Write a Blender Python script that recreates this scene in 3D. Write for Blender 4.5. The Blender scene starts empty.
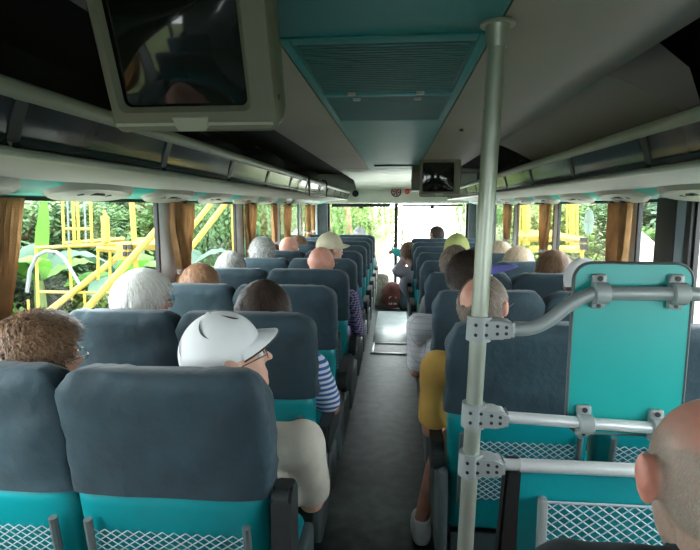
import bpy, bmesh, math, random
from mathutils import Vector, Matrix, Euler, noise
C = bpy.context.scene.collection
SC = bpy.context.scene
PI = math.pi

# ------------------------------------------------------------------ camera
F_PX = 525.0
pitch = math.atan(68 / F_PX)
yaw = math.atan(46 * math.cos(pitch) / F_PX)
cd = bpy.data.cameras.new('camera')
cam = bpy.data.objects.new('camera', cd)
C.objects.link(cam)
cam.location = (0, 0, 1.52)
cam.rotation_euler = (PI / 2 - pitch, 0, yaw)
cd.sensor_width = 36
cd.lens = F_PX / 700 * 36
cd.clip_start = 0.02
SC.camera = cam

# ------------------------------------------------------------------ world, sun, exposure
w = bpy.data.worlds.new('world')
SC.world = w
w.use_nodes = True
bg = w.node_tree.nodes['Background']
bg.inputs[0].default_value = (0.90, 0.96, 1.0, 1)
bg.inputs[1].default_value = 5.5
sd = bpy.data.lights.new('sun', 'SUN')
sd.energy = 1.0
sd.angle = 0.3
sd.color = (1, 0.96, 0.88)
sun = bpy.data.objects.new('sun', sd)
C.objects.link(sun)
sun.rotation_euler = (math.radians(38), math.radians(-28), 0)
SC.view_settings.view_transform = 'Standard'
SC.view_settings.look = 'None'
SC.view_settings.gamma = 1
SC.view_settings.use_curve_mapping = False
SC.view_settings.exposure = 1.15
SC.cycles.use_denoising = True
SC.cycles.max_bounces = 10
SC.cycles.diffuse_bounces = 6
SC.cycles.transparent_max_bounces = 24
SC.cycles.sample_clamp_indirect = 6

# ------------------------------------------------------------------ materials
def mat(name, col, rough=0.6, metal=0.0, var=0.08, vscale=6, bump=0.0, bscale=60, trans=0.0, spec=0.5, col2=None, sheen=0.0, coat=0.0):
    m = bpy.data.materials.new(name)
    m.use_nodes = True
    nt = m.node_tree
    b = nt.nodes['Principled BSDF']
    b.inputs['Roughness'].default_value = rough
    b.inputs['Metallic'].default_value = metal
    b.inputs['Specular IOR Level'].default_value = spec
    if sheen: b.inputs['Sheen Weight'].default_value = sheen
    if coat: b.inputs['Coat Weight'].default_value = coat
    tc = nt.nodes.new('ShaderNodeTexCoord')
    n = nt.nodes.new('ShaderNodeTexNoise')
    n.inputs['Scale'].default_value = vscale
    n.inputs['Detail'].default_value = 5
    nt.links.new(tc.outputs['Object'], n.inputs['Vector'])
    r = nt.nodes.new('ShaderNodeValToRGB')
    c2 = col2 if col2 else tuple(min(1, c * (1 + var * 2)) for c in col)
    c1 = col if col2 else tuple(c * (1 - var * 2) for c in col)
    r.color_ramp.elements[0].position = 0.3
    r.color_ramp.elements[1].position = 0.7
    r.color_ramp.elements[0].color = (*c1, 1)
    r.color_ramp.elements[1].color = (*c2, 1)
    nt.links.new(n.outputs['Fac'], r.inputs['Fac'])
    nt.links.new(r.outputs['Color'], b.inputs['Base Color'])
    if bump:
        n2 = nt.nodes.new('ShaderNodeTexNoise')
        n2.inputs['Scale'].default_value = bscale
        n2.inputs['Detail'].default_value = 4
        nt.links.new(tc.outputs['Object'], n2.inputs['Vector'])
        bp = nt.nodes.new('ShaderNodeBump')
        bp.inputs['Strength'].default_value = bump
        bp.inputs['Distance'].default_value = 0.01
        nt.links.new(n2.outputs['Fac'], bp.inputs['Height'])
        nt.links.new(bp.outputs['Normal'], b.inputs['Normal'])
    if trans:
        t = nt.nodes.new('ShaderNodeBsdfTranslucent')
        nt.links.new(r.outputs['Color'], t.inputs['Color'])
        mx = nt.nodes.new('ShaderNodeMixShader')
        mx.inputs[0].default_value = trans
        nt.links.new(b.outputs[0], mx.inputs[1])
        nt.links.new(t.outputs[0], mx.inputs[2])
        nt.links.new(mx.outputs[0], nt.nodes['Material Output'].inputs[0])
    return m

def glass_mat(name, tint, gloss_min=0.03):
    m = bpy.data.materials.new(name)
    m.use_nodes = True
    nt = m.node_tree
    nt.nodes.remove(nt.nodes['Principled BSDF'])
    t = nt.nodes.new('ShaderNodeBsdfTransparent')
    t.inputs[0].default_value = (*tint, 1)
    g = nt.nodes.new('ShaderNodeBsdfGlossy')
    g.inputs['Roughness'].default_value = 0.02
    lf = nt.nodes.new('ShaderNodeLayerWeight'); lf.inputs[0].default_value = 0.5
    pw = nt.nodes.new('ShaderNodeMath'); pw.operation = 'POWER'; pw.inputs[1].default_value = 5
    nt.links.new(lf.outputs['Facing'], pw.inputs[0])
    lw = nt.nodes.new('ShaderNodeMath'); lw.operation = 'MULTIPLY_ADD'; lw.inputs[1].default_value = 0.75; lw.inputs[2].default_value = gloss_min
    nt.links.new(pw.outputs[0], lw.inputs[0])
    mx = nt.nodes.new('ShaderNodeMixShader')
    nt.links.new(lw.outputs[0], mx.inputs[0])
    nt.links.new(t.outputs[0], mx.inputs[1])
    nt.links.new(g.outputs[0], mx.inputs[2])
    nt.links.new(mx.outputs[0], nt.nodes['Material Output'].inputs[0])
    return m

def stripe_mat(name, ca, cb, scale=120, axis='Z', rough=0.8, width=0.5, cross=None):
    m = mat(name, ca, rough, var=0.03)
    nt = m.node_tree
    b = nt.nodes['Principled BSDF']
    tc = nt.nodes.new('ShaderNodeTexCoord')
    prev = None
    for ax in [axis] + ([cross] if cross else []):
        sx = nt.nodes.new('ShaderNodeSeparateXYZ')
        nt.links.new(tc.outputs['Object'], sx.inputs[0])
        mu = nt.nodes.new('ShaderNodeMath'); mu.operation = 'MULTIPLY'; mu.inputs[1].default_value = scale
        nt.links.new(sx.outputs[ax], mu.inputs[0])
        fr = nt.nodes.new('ShaderNodeMath'); fr.operation = 'FRACT'
        nt.links.new(mu.outputs[0], fr.inputs[0])
        gt = nt.nodes.new('ShaderNodeMath'); gt.operation = 'GREATER_THAN'; gt.inputs[1].default_value = width
        nt.links.new(fr.outputs[0], gt.inputs[0])
        if prev:
            mxm = nt.nodes.new('ShaderNodeMath'); mxm.operation = 'MAXIMUM'
            nt.links.new(prev.outputs[0], mxm.inputs[0]); nt.links.new(gt.outputs[0], mxm.inputs[1])
            gt = mxm
        prev = gt
    mx = nt.nodes.new('ShaderNodeMix'); mx.data_type = 'RGBA'
    mx.inputs[6].default_value = (*ca, 1); mx.inputs[7].default_value = (*cb, 1)
    nt.links.new(prev.outputs[0], mx.inputs[0])
    nt.links.new(mx.outputs[2], b.inputs['Base Color'])
    return m

M = {}
M['cover'] = mat('slate_fabric', (0.016, 0.042, 0.058), 0.75, var=0.12, vscale=9, bump=0.45, bscale=28, sheen=0.12)
M['teal'] = mat('teal_vinyl', (0.0, 0.26, 0.29), 0.42, var=0.06, vscale=4, bump=0.05, bscale=90)
M['teal_panel'] = mat('teal_laminate', (0.01, 0.36, 0.34), 0.35, var=0.05, vscale=3)
M['teal_ceiling'] = mat('teal_ceiling_vinyl', (0.02, 0.19, 0.22), 0.6, var=0.05, vscale=3)
M['teal_dark'] = mat('teal_louvre', (0.008, 0.10, 0.11), 0.6)
M['teal_valance'] = mat('teal_valance', (0.02, 0.42, 0.33), 0.5)
M['cream'] = mat('cream_plastic', (0.36, 0.38, 0.31), 0.45, var=0.04)
M['cream_light'] = mat('pale_cream_plastic', (0.62, 0.66, 0.57), 0.45, var=0.03)
M['beige'] = mat('beige_ceiling_panel', (0.27, 0.25, 0.225), 0.7, var=0.04, vscale=2, bump=0.05)
M['grey_under'] = mat('grey_laminate', (0.32, 0.33, 0.31), 0.6, var=0.03)
M['glossy_dark'] = mat('smoked_plastic', (0.022, 0.032, 0.036), 0.13, var=0.2, vscale=3)
M['black'] = mat('black_rubber', (0.012, 0.013, 0.014), 0.55)
M['black_felt'] = mat('black_felt', (0.010, 0.011, 0.010), 0.95)
M['armrest'] = mat('charcoal_plastic', (0.022, 0.026, 0.028), 0.5, bump=0.1)
M['grey_plastic'] = mat('grey_plastic', (0.10, 0.125, 0.13), 0.5)
M['clamp'] = mat('cast_grey_metal', (0.30, 0.33, 0.33), 0.42, metal=0.1, var=0.04, bump=0.05)
M['pole'] = mat('satin_grey_pole', (0.36, 0.39, 0.33), 0.34, metal=0.55, var=0.03)
M['rail'] = mat('painted_grey_rail', (0.30, 0.33, 0.33), 0.4, metal=0.3, var=0.03)
M['silver'] = mat('silver_rail', (0.75, 0.77, 0.78), 0.3, metal=0.4, var=0.02)
M['net'] = mat('grey_net_cord', (0.38, 0.47, 0.50), 0.6)
M['floor'] = mat('dark_rubber_floor', (0.038, 0.060, 0.054), 0.42, var=0.25, vscale=14, bump=0.2, bscale=180)
M['floor_sheen'] = mat('linoleum_sky_sheen', (0.56, 0.66, 0.66), 0.32, var=0.08, vscale=5)  # linoleum colour lightened to paint in the skylight reflected from the windshield
M['wall'] = mat('grey_wall_carpet', (0.09, 0.11, 0.115), 0.9, bump=0.1)
M['pillar'] = mat('white_pillar', (0.84, 0.88, 0.90), 0.5, var=0.03)
M['pillar_blue'] = mat('grey_blue_pillar', (0.20, 0.26, 0.30), 0.5)
M['outer'] = mat('bus_bodywork', (0.6, 0.62, 0.6), 0.4)
M['glass'] = glass_mat('window_glass', (0.92, 0.95, 0.93))
M['curtain'] = mat('tan_curtain', (0.44, 0.26, 0.115), 0.85, var=0.12, vscale=12, bump=0.3, bscale=140, trans=0.42)
M['tie'] = mat('pale_tie', (0.62, 0.62, 0.68), 0.7)
M['tv'] = mat('tv_casing', (0.12, 0.12, 0.085), 0.45, var=0.06)
M['tv_light'] = mat('tv_trim', (0.30, 0.31, 0.24), 0.35)
M['tv_screen'] = mat('tv_screen_glass', (0.008, 0.010, 0.008), 0.07, var=0.02, spec=0.5)
M['red'] = mat('red_enamel', (0.55, 0.03, 0.03), 0.4)
M['yellow'] = mat('yellow_steel', (0.36, 0.27, 0.045), 0.6, var=0.1, vscale=5)
M['steel'] = mat('grey_steel_tube', (0.16, 0.18, 0.19), 0.5)
M['white'] = mat('white_cloth', (0.80, 0.81, 0.82), 0.8, var=0.03, bump=0.1)
M['white_paint'] = mat('white_paint', (0.5, 0.47, 0.45), 0.7)
M['leaf'] = mat('leaf_green', (0.04, 0.10, 0.03), 0.75, trans=0.35, col2=(0.11, 0.21, 0.045), vscale=1.2)
M['leaf_dark'] = mat('leaf_dark_green', (0.035, 0.085, 0.035), 0.75, trans=0.35, col2=(0.10, 0.19, 0.07), vscale=1.6)
M['leaf_blue'] = mat('leaf_bluish_green', (0.03, 0.08, 0.05), 0.75, trans=0.25, col2=(0.10, 0.18, 0.11), vscale=1.0)
M['leaf_yellow'] = mat('leaf_yellow_green', (0.12, 0.20, 0.045), 0.5, trans=0.4, col2=(0.27, 0.34, 0.11), vscale=1.0)
M['banana'] = mat('banana_leaf', (0.06, 0.20, 0.02), 0.7, trans=0.4, col2=(0.14, 0.34, 0.05), vscale=2)
M['bark'] = mat('brown_bark', (0.20, 0.13, 0.075), 0.9, var=0.25, vscale=5, bump=0.5, bscale=14)
M['earth'] = mat('earth_and_grass', (0.11, 0.085, 0.055), 0.95, col2=(0.10, 0.15, 0.045), vscale=0.8, bump=0.5, bscale=5)
M['road'] = mat('pale_gravel_road', (0.78, 0.77, 0.70), 0.9, var=0.05, vscale=1.5, bump=0.2, bscale=20)
M['scuff'] = mat('yellow_scuff', (0.75, 0.55, 0.05), 0.6)
M['glasses'] = mat('dark_spectacle_frame', (0.03, 0.03, 0.035), 0.3)
M['eye'] = mat('eyeball', (0.75, 0.74, 0.70), 0.25, var=0.02)

# ------------------------------------------------------------------ mesh helpers
def link(name, me, m=None, parent=None, sharp=35, smooth=True):
    o = bpy.data.objects.new(name, me)
    C.objects.link(o)
    if m is not None:
        if isinstance(m, (list, tuple)):
            for k in m: me.materials.append(M[k] if isinstance(k, str) else k)
        else:
            me.materials.append(M[m] if isinstance(m, str) else m)
    if smooth and len(me.polygons):
        me.polygons.foreach_set('use_smooth', [True] * len(me.polygons))
        me.set_sharp_from_angle(angle=math.radians(sharp))
    if parent is not None: o.parent = parent
    return o

def fin(name, bm, m=None, parent=None, sharp=35):
    bmesh.ops.recalc_face_normals(bm, faces=bm.faces)
    me = bpy.data.meshes.new(name)
    bm.to_mesh(me); bm.free()
    return link(name, me, m, parent, sharp)

def tag(o, label=None, cat=None, group=None, kind=None):
    if label: o['label'] = label
    if cat: o['category'] = cat
    if group: o['group'] = group
    if kind: o['kind'] = kind
    return o

def empty(name, loc, label, cat, group=None, rot=(0, 0, 0)):
    o = bpy.data.objects.new(name, None)
    o.empty_display_size = 0.1
    C.objects.link(o)
    o.location = loc; o.rotation_euler = rot
    return tag(o, label, cat, group)

def box(bm, x0, x1, y0, y1, z0, z1, bev=0.0, seg=2, mi=0):
    vs = [bm.verts.new(p) for p in ((x0, y0, z0), (x1, y0, z0), (x1, y1, z0), (x0, y1, z0), (x0, y0, z1), (x1, y0, z1), (x1, y1, z1), (x0, y1, z1))]
    fs = [bm.faces.new([vs[i] for i in q]) for q in ((0, 3, 2, 1), (4, 5, 6, 7), (0, 1, 5, 4), (1, 2, 6, 5), (2, 3, 7, 6), (3, 0, 4, 7))]
    for f in fs: f.material_index = mi
    if bev > 0:
        es = list({e for f in fs for e in f.edges})
        r = bmesh.ops.bevel(bm, geom=es, offset=bev, segments=seg, affect='EDGES', profile=0.5)
        for f in r['faces']: f.material_index = mi
    return vs

def tube(bm, pts, r, n=14, caps=True, mi=0):
    pts = [Vector(p) for p in pts]
    rs = r if isinstance(r, (list, tuple)) else [r] * len(pts)
    rings = []
    up = None
    for i, p in enumerate(pts):
        if i == 0: t = pts[1] - p
        elif i == len(pts) - 1: t = p - pts[i - 1]
        else: t = (pts[i + 1] - p).normalized() + (p - pts[i - 1]).normalized()
        t.normalize()
        if up is None:
            up = Vector((0, 0, 1)) if abs(t.z) < 0.9 else Vector((1, 0, 0))
        a = t.cross(up).normalized(); b = a.cross(t).normalized(); up = b
        rings.append([bm.verts.new(p + (a * math.cos(2 * PI * k / n) + b * math.sin(2 * PI * k / n)) * rs[i]) for k in range(n)])
    for i in range(len(rings) - 1):
        for k in range(n):
            f = bm.faces.new((rings[i][k], rings[i][(k + 1) % n], rings[i + 1][(k + 1) % n], rings[i + 1][k])); f.material_index = mi
    if caps:
        bm.faces.new(rings[0][::-1]).material_index = mi
        bm.faces.new(rings[-1]).material_index = mi
    return rings

def ell(bm, c, r, rot=None, u=16, v=10, mi=0):
    mx = Matrix.Translation(c) @ (rot.to_matrix().to_4x4() if rot else Matrix.Identity(4)) @ Matrix.Diagonal((*r, 1))
    r_ = bmesh.ops.create_uvsphere(bm, u_segments=u, v_segments=v, radius=1, matrix=mx)
    for vv in r_['verts']:
        for f in vv.link_faces: f.material_index = mi

def prism(bm, outline, a0, a1, axis='Y', mi=0):
    """outline: 2-D points; extruded along axis."""
    def P(u, v, a):
        return {'Y': (u, a, v), 'X': (a, u, v), 'Z': (u, v, a)}[axis]
    A = [bm.verts.new(P(u, v, a0)) for u, v in outline]
    B = [bm.verts.new(P(u, v, a1)) for u, v in outline]
    n = len(outline)
    fs = [bm.faces.new(A), bm.faces.new(B[::-1])]
    for i in range(n): fs.append(bm.faces.new((A[i], B[i], B[(i + 1) % n], A[(i + 1) % n])))
    for f in fs: f.material_index = mi
    return fs

def rrect(x0, x1, z0, z1, r, seg=6):
    out = []
    for cx, cz, a in ((x1 - r, z1 - r, 0), (x0 + r, z1 - r, 90), (x0 + r, z0 + r, 180), (x1 - r, z0 + r, 270)):
        for k in range(seg + 1):
            t = math.radians(a + 90 * k / seg)
            out.append((cx + r * math.cos(t), cz + r * math.sin(t)))
    return out

def loft(bm, levels, n=32, e=4.0, wr=0.0, seed=0, caps=(True, True), mi=0):
    """levels: (z, yc, half width, half thickness)"""
    rings = []
    for z, yc, hw, ht in levels:
        ring = []
        for k in range(n):
            t = 2 * PI * k / n
            c, s = math.cos(t), math.sin(t)
            x = math.copysign(abs(c) ** (2 / e), c) * hw
            y = math.copysign(abs(s) ** (2 / e), s) * ht
            p = Vector((x, yc + y, z))
            if wr:
                q = Vector((x * 9 + seed, y * 9, z * 16))
                d = noise.noise(q) * wr + noise.noise(q * 2.7) * wr * 0.4 + wr * 1.1 * max(0, (z - 1.09) / .07) * noise.noise(Vector((x * 36 + seed, y * 10, z * 8)))
                nv = Vector((c, s, 0.3)).normalized()
                p += nv * d
            ring.append(bm.verts.new(p))
        rings.append(ring)
    for i in range(len(rings) - 1):
        for k in range(n):
            f = bm.faces.new((rings[i][k], rings[i][(k + 1) % n], rings[i + 1][(k + 1) % n], rings[i + 1][k])); f.material_index = mi
    if caps[0]: bm.faces.new(rings[0][::-1]).material_index = mi
    if caps[1]: bm.faces.new(rings[-1]).material_index = mi
    return rings

def S(name, bm, m, parent=None, sharp=35, label=None):
    o = fin(name, bm, m, parent, sharp)
    if parent is None: o['kind'] = 'structure'
    if label: o['label'] = label
    return o

# ------------------------------------------------------------------ bus shell
Y0, Y1 = -2.6, 8.35
XW = 1.21
FL, SILL, WTOP, CEIL = 0.0, 0.84, 1.555, 1.88
bm = bmesh.new(); box(bm, -1.25, 1.25, Y0, Y1, -0.08, 0.0); S('floor', bm, 'floor')
bm = bmesh.new(); box(bm, -0.245, 0.165, 5.80, 7.55, 0.0, 0.012, 0.003); S('floor_sheen_panel', bm, 'floor_sheen')  # pale aisle panel, windshield reflection painted into its colour
bm = bmesh.new()
for q in ((-0.25, 0.165, 5.32, 5.35), (-0.25, 0.165, 5.74, 5.77), (-0.25, -0.22, 5.35, 5.74)):
    box(bm, q[0], q[1], q[2], q[3], 0.0, 0.014, 0.003)
S('trim_1', bm, 'silver')

# window layout: (start, end) of glass along Y
left_win = [(-2.45, -1.32), (-1.14, -0.02), (0.16, 1.30), (1.50, 2.60), (2.80, 3.91), (4.10, 5.26), (5.44, 6.52), (6.68, 7.70)]
right_win = [(-2.45, -1.32), (-1.14, -0.02), (0.16, 1.28), (1.46, 2.25), (2.55, 2.765), (2.86, 4.07), (4.18, 5.40), (5.55, 6.62), (6.86, 7.70)]
def side_wall(sx, wins, name):
    a, b = (XW, XW + 0.05)
    xs = (sx * a, sx * b) if sx > 0 else (sx * b, sx * a)
    bm = bmesh.new()
    box(bm, *xs, Y0, Y1, -0.9, SILL)
    box(bm, *xs, Y0, Y1, WTOP, 2.06)
    S(name, bm, 'wall')
    bm = bmesh.new()
    ys = [Y0] + [v for w_ in wins for v in w_] + [Y1]
    for i in range(0, len(ys), 2):
        box(bm, *sorted((sx * a, sx * (a + .014))), ys[i], ys[i + 1], SILL, WTOP)
        xi = (sx * (a - 0.012), sx * a) if sx > 0 else (sx * a, sx * (a - 0.012))
    o = S('wall_pillars_left' if sx < 0 else 'wall_pillars_right', bm, 'pillar')
    bm = bmesh.new()
    xi = (sx * (a - 0.03), sx * a); xi = (min(xi), max(xi))
    box(bm, *xi, Y0, Y1, SILL - 0.03, SILL, 0.005)
    S('trim_2' if sx < 0 else 'trim_3', bm, 'grey_plastic')
    return
side_wall(-1, left_win, 'wall_left')
side_wall(1, right_win, 'wall_right')
wn = 0
for sx, wins in ((-1, left_win), (1, right_win)):
    for (a, b) in wins:
        wn += 1
        bm = bmesh.new()
        x0, x1 = sorted((sx * (XW - 0.003), sx * (XW + 0.016)))
        g = 0.014
        box(bm, x0, x1, a - 0.006, a + g, SILL, WTOP); box(bm, x0, x1, b - g, b + 0.006, SILL, WTOP)
        box(bm, x0, x1, a + g, b - g, SILL, SILL + g); box(bm, x0, x1, a + g, b - g, WTOP - g, WTOP)
        o = S('window_%d' % wn, bm, 'black')
        bm = bmesh.new()
        xg = sx * (XW + 0.008)
        vs = [bm.verts.new(p) for p in ((xg, a, SILL), (xg, b, SILL), (xg, b, WTOP), (xg, a, WTOP))]
        bm.faces.new(vs)
        fin('pane', bm, 'glass', o)
# dark door post on the right, in front of the white pillar
bm = bmesh.new(); box(bm, 1.190, XW - 0.004, 2.25, 2.29, 0.1, 1.60, 0.004); box(bm, 1.185, XW - 0.004, 2.36, 2.53, 0.1, 1.60, 0.006)
S('trim_4', bm, 'black')
bm = bmesh.new(); box(bm, 1.188, XW - 0.004, 2.29, 2.36, 0.1, 1.60, 0.004)
S('trim_5', bm, 'pillar_blue')

# roof and ceiling
bm = bmesh.new()
prism(bm, [(-1.26, 2.04), (1.26, 2.04), (1.20, 2.12), (0.8, 2.17), (-0.8, 2.17), (-1.20, 2.12)], Y0, Y1)
S('roof', bm, 'outer')
bm = bmesh.new()
box(bm, -0.575, -0.262, Y0 + 0.05, 5.15, CEIL, 2.035); box(bm, 0.202, 0.575, Y0 + 0.05, 8.0, CEIL, 2.035); 
S('ceiling', bm, 'beige')
bm = bmesh.new()
box(bm, -0.575, 0.198, 5.155, 7.95, CEIL - 0.002, 2.035, 0.01)
prism(bm, [(7.55, CEIL + 0.01), (7.80, CEIL - 0.035), (7.98, CEIL - 0.10), (8.10, CEIL), (8.1, CEIL + 0.05)], -0.60, 0.60, 'X')
S('ceiling_front', bm, 'cream_light')
bm = bmesh.new(); box(bm, -0.258, 0.198, Y0 + 0.05, 5.15, CEIL - 0.004, 2.035, 0.004)
S('ceiling_centre', bm, 'teal_ceiling')
bm = bmesh.new(); box(bm, -0.19, 0.14, 4.55, 4.64, CEIL - 0.016, CEIL - 0.004, 0.004); S('trim_6', bm, 'black')
# louvred ceiling hatch
hatch = empty('ceiling_hatch', (-0.02, 1.7, CEIL - 0.004), 'teal louvred air return hatch set into the ceiling over the aisle', 'vent')
bm = bmesh.new()
hx0, hx1 = -0.205, 0.205
def H(x0, x1, y0, y1, z0, z1, bev=0.003):
    box(bm, x0, x1, y0 - 1.7, y1 - 1.7, z0, z1, bev)
H(-0.230, -0.210, 1.15, 2.25, -0.006, 0.0); H(0.188, 0.206, 1.15, 2.25, -0.006, 0.0)
H(-0.210, 0.188, 1.15, 1.19, -0.006, 0.0); H(-0.210, 0.188, 2.20, 2.25, -0.006, 0.0)
fin('frame', bm, 'teal_ceiling', hatch)
bm = bmesh.new()
H(-0.210, 0.188, 1.68, 1.725, -0.010, 0.0, 0.004)
fin('divider', bm, 'teal_ceiling', hatch)
for (ya, yb) in ((1.185, 1.68), (1.73, 2.21)):
    bm = bmesh.new()
    H(-0.208, 0.186, ya, yb, -0.003, 0.0, 0)
    k = ya + 0.01
    while k < yb - 0.012:
        H(-0.200, 0.178, k, k + 0.009, -0.008, -0.003, 0)
        k += 0.020
    fin('louvre_panel', bm, 'teal_dark', hatch)
for (hx, hy) in ((-0.12, 1.665), (0.09, 1.665), (-0.11, 1.745), (0.085, 1.745)):
    bm = bmesh.new(); H(hx - 0.012, hx + 0.012, hy - 0.006, hy + 0.006, -0.017, -0.008, 0.002)
    fin('latch', bm, 'clamp', hatch)
# ceiling thumb screw on beige panel
bm = bmesh.new(); tube(bm, [(0.30, 2.55, CEIL + 0.001), (0.30, 2.55, CEIL - 0.01)], 0.009, 10)
tag(fin('ceiling_screw', bm, 'black'), 'small dark screw head in the beige ceiling panel beside the pole', 'screw')

# luggage racks (structure) : profile pieces
def rack(sx, y0, y1, side):
    def X(o): return [(sx * u, v) for u, v in o]
    bm = bmesh.new()
    prism(bm, X([(0.745, 1.64), (1.08, 1.612), (1.08, 1.60), (0.755, 1.625)]), y0, y1)          # underside
    prism(bm, X([(0.745, 1.64), (0.745, 1.652), (1.20, 1.665), (1.20, 1.64)]), y0, y1)
    root = S('luggage_rack', bm, 'grey_under')
    root['kind'] = 'thing'
    tag(root, '%s overhead luggage rack with cream lip and smoked light strip, %s' % (('left', 'partly behind the big television') if sx < 0 else ('right', 'passing behind the pole')), 'luggage rack', 'overhead luggage racks')
    bm = bmesh.new()
    lip = [(0.702, 1.724), (0.696, 1.733), (0.697, 1.746), (0.706, 1.756), (0.722, 1.760), (0.742, 1.756), (0.756, 1.735), (0.756, 1.70), (0.742, 1.70)]
    prism(bm, X(lip), y0, y1)
    fin('lip', bm, 'cream', root, 50)
    bm = bmesh.new()
    prism(bm, X([(0.722, 1.631), (0.719, 1.625), (0.725, 1.618), (0.76, 1.617), (0.76, 1.64), (0.74, 1.634)]), y0, y1)
    fin('edge_trim', bm, 'cream', root, 50)
    bm = bmesh.new()
    box(bm, *sorted((sx * 0.748, sx * 1.195)), y0, y1, 1.668, 1.676)
    fin('rack_floor', bm, 'black_felt', root)
    y = y0 + 0.25; k = 0
    while y < y1 - 0.05:
        e = min(y + 0.62, y1)
        bm = bmesh.new()
        prism(bm, X([(0.708, 1.722), (0.714, 1.705), (0.721, 1.685), (0.727, 1.66), (0.729, 1.642), (0.724, 1.634), (0.75, 1.634), (0.75, 1.722)]), y, e)
        fin('light_strip', bm, 'glossy_dark', root, 60)
        bm = bmesh.new()
        prism(bm, X([(0.704, 1.718), (0.711, 1.70), (0.719, 1.68), (0.726, 1.655), (0.731, 1.645), (0.75, 1.645), (0.75, 1.718)]), e, e + 0.035)
        fin('joint_cover', bm, 'armrest', root)
        y = e + 0.035; k += 1
    # teal valance between rack and window top with grey service consoles
    bm = bmesh.new()
    prism(bm, X([(1.06, 1.612), (1.085, 1.585), (1.13, 1.568), (XW - 0.001, 1.556), (XW - 0.001, 1.64), (1.06, 1.625)]), Y0 + 0.05, 8.0)
    S('trim_7' if sx < 0 else 'trim_8', bm, 'teal_valance')
    y = -1.45 if sx < 0 else -1.25
    while y < 7.5:
        bm = bmesh.new()
        ring = []
        n = 24
        a_ = []; b_ = []
        for i in range(n):
            t = 2 * PI * i / n
            yy = y + 0.25 * math.copysign(abs(math.cos(t)) ** 0.9, math.cos(t))
            u = 1.115 + 0.058 * math.sin(t)
            zz = 1.612 - (u - 1.05) * 0.36
            a_.append(bm.verts.new((sx * u, yy, zz - 0.028)))
            b_.append(bm.verts.new((sx * (1.115 + 0.068 * math.sin(t)), y + 0.31 * math.cos(t), zz + 0.004)))
        bm.faces.new(a_)
        for i in range(n): bm.faces.new((a_[i], a_[(i + 1) % n], b_[(i + 1) % n], b_[i]))
        c = fin('service_console', bm, 'cream', None, 50)
        tag(c, 'pale oval reading light and air console under the %s luggage rack' % ('left' if sx < 0 else 'right'), 'reading light', 'service consoles under the %s rack' % ('left' if sx < 0 else 'right'))
        for dy in (-0.09, 0.09):
            bm = bmesh.new()
            tube(bm, [(sx * 1.112, y + dy, 1.572), (sx * 1.110, y + dy, 1.560)], [0.016, 0.012], 12)
            fin('air_nozzle', bm, 'grey_plastic', c)
        bm = bmesh.new()
        box(bm, *sorted((sx * 1.085, sx * 1.145)), y - 0.03, y + 0.03, 1.561, 1.570, 0.003)
        fin('light_lens', bm, 'glossy_dark', c)
        y += 0.665
    return root
rack(-1, Y0 + 0.06, 7.95, 'left')
rack(1, Y0 + 0.06, 7.60, 'right')
# dark inside lining of the rack recess (wall above racks and top)
for sx in (-1, 1):
    bm = bmesh.new()
    box(bm, *sorted((sx * (XW - 0.012), sx * (XW - 0.002))), Y0 + 0.06, 8.0, 1.68, 2.03)
    box(bm, *sorted((sx * 0.58, sx * (XW - 0.014))), Y0 + 0.06, 8.0, 2.015, 2.03)
    S('wall_lining_left' if sx < 0 else 'wall_lining_right', bm, 'black_felt')
# beige duct cover above the right rack
bm = bmesh.new()
prof = [(0.577, 1.885), (0.62, 1.872), (0.70, 1.835), (0.78, 1.79), (0.83, 1.765), (0.85, 1.77), (0.80, 1.90), (0.70, 1.98), (0.577, 1.99)]
fs = prism(bm, prof, 1.58, 3.2)
o = fin('duct_cover', bm, 'beige', None, 40)
tag(o, 'long beige padded duct cover above the right luggage rack beside the pole', 'duct cover')
# front bulkhead header
bm = bmesh.new()
prism(bm, [(7.99, 1.575), (7.97, 1.60), (7.97, 1.72), (8.0, 1.78), (8.06, 1.86), (8.06, 2.03), (8.30, 2.03), (8.30, 1.575)], -1.19, 1.19, 'X')
S('wall_front', bm, 'cream_light', label='cream header panel above windshield')
bm = bmesh.new()
box(bm, -1.21, -1.06, 8.12, 8.30, 0.0, 1.575); box(bm, 1.10, 1.21, 8.12, 8.30, 0.0, 1.575); box(bm, -1.06, 1.10, 8.15, 8.30, -0.9, 0.26)
S('wall_front.001', bm, 'grey_plastic')
bm = bmesh.new()
box(bm, -1.25, 1.25, Y0 - 0.05, Y0, -0.9, 1.0); box(bm, -1.25, 1.25, Y0 - 0.05, Y0, 1.62, 2.1)
box(bm, -1.25, -0.15, Y0 - 0.05, Y0, 1.0, 1.62); box(bm, 0.30, 1.25, Y0 - 0.05, Y0, 1.0, 1.62)
S('wall_rear', bm, 'wall')
bm = bmesh.new()
box(bm, -0.16, -0.14, Y0 - 0.055, Y0 + 0.01, 1.0, 1.62); box(bm, 0.29, 0.31, Y0 - 0.055, Y0 + 0.01, 1.0, 1.62)
rw = S('window_rear', bm, 'black')
bm = bmesh.new(); bm.faces.new([bm.verts.new(p) for p in ((-0.14, Y0 - 0.02, 1.0), (0.29, Y0 - 0.02, 1.0), (0.29, Y0 - 0.02, 1.62), (-0.14, Y0 - 0.02, 1.62))])
fin('pane', bm, 'glass', rw)

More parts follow.
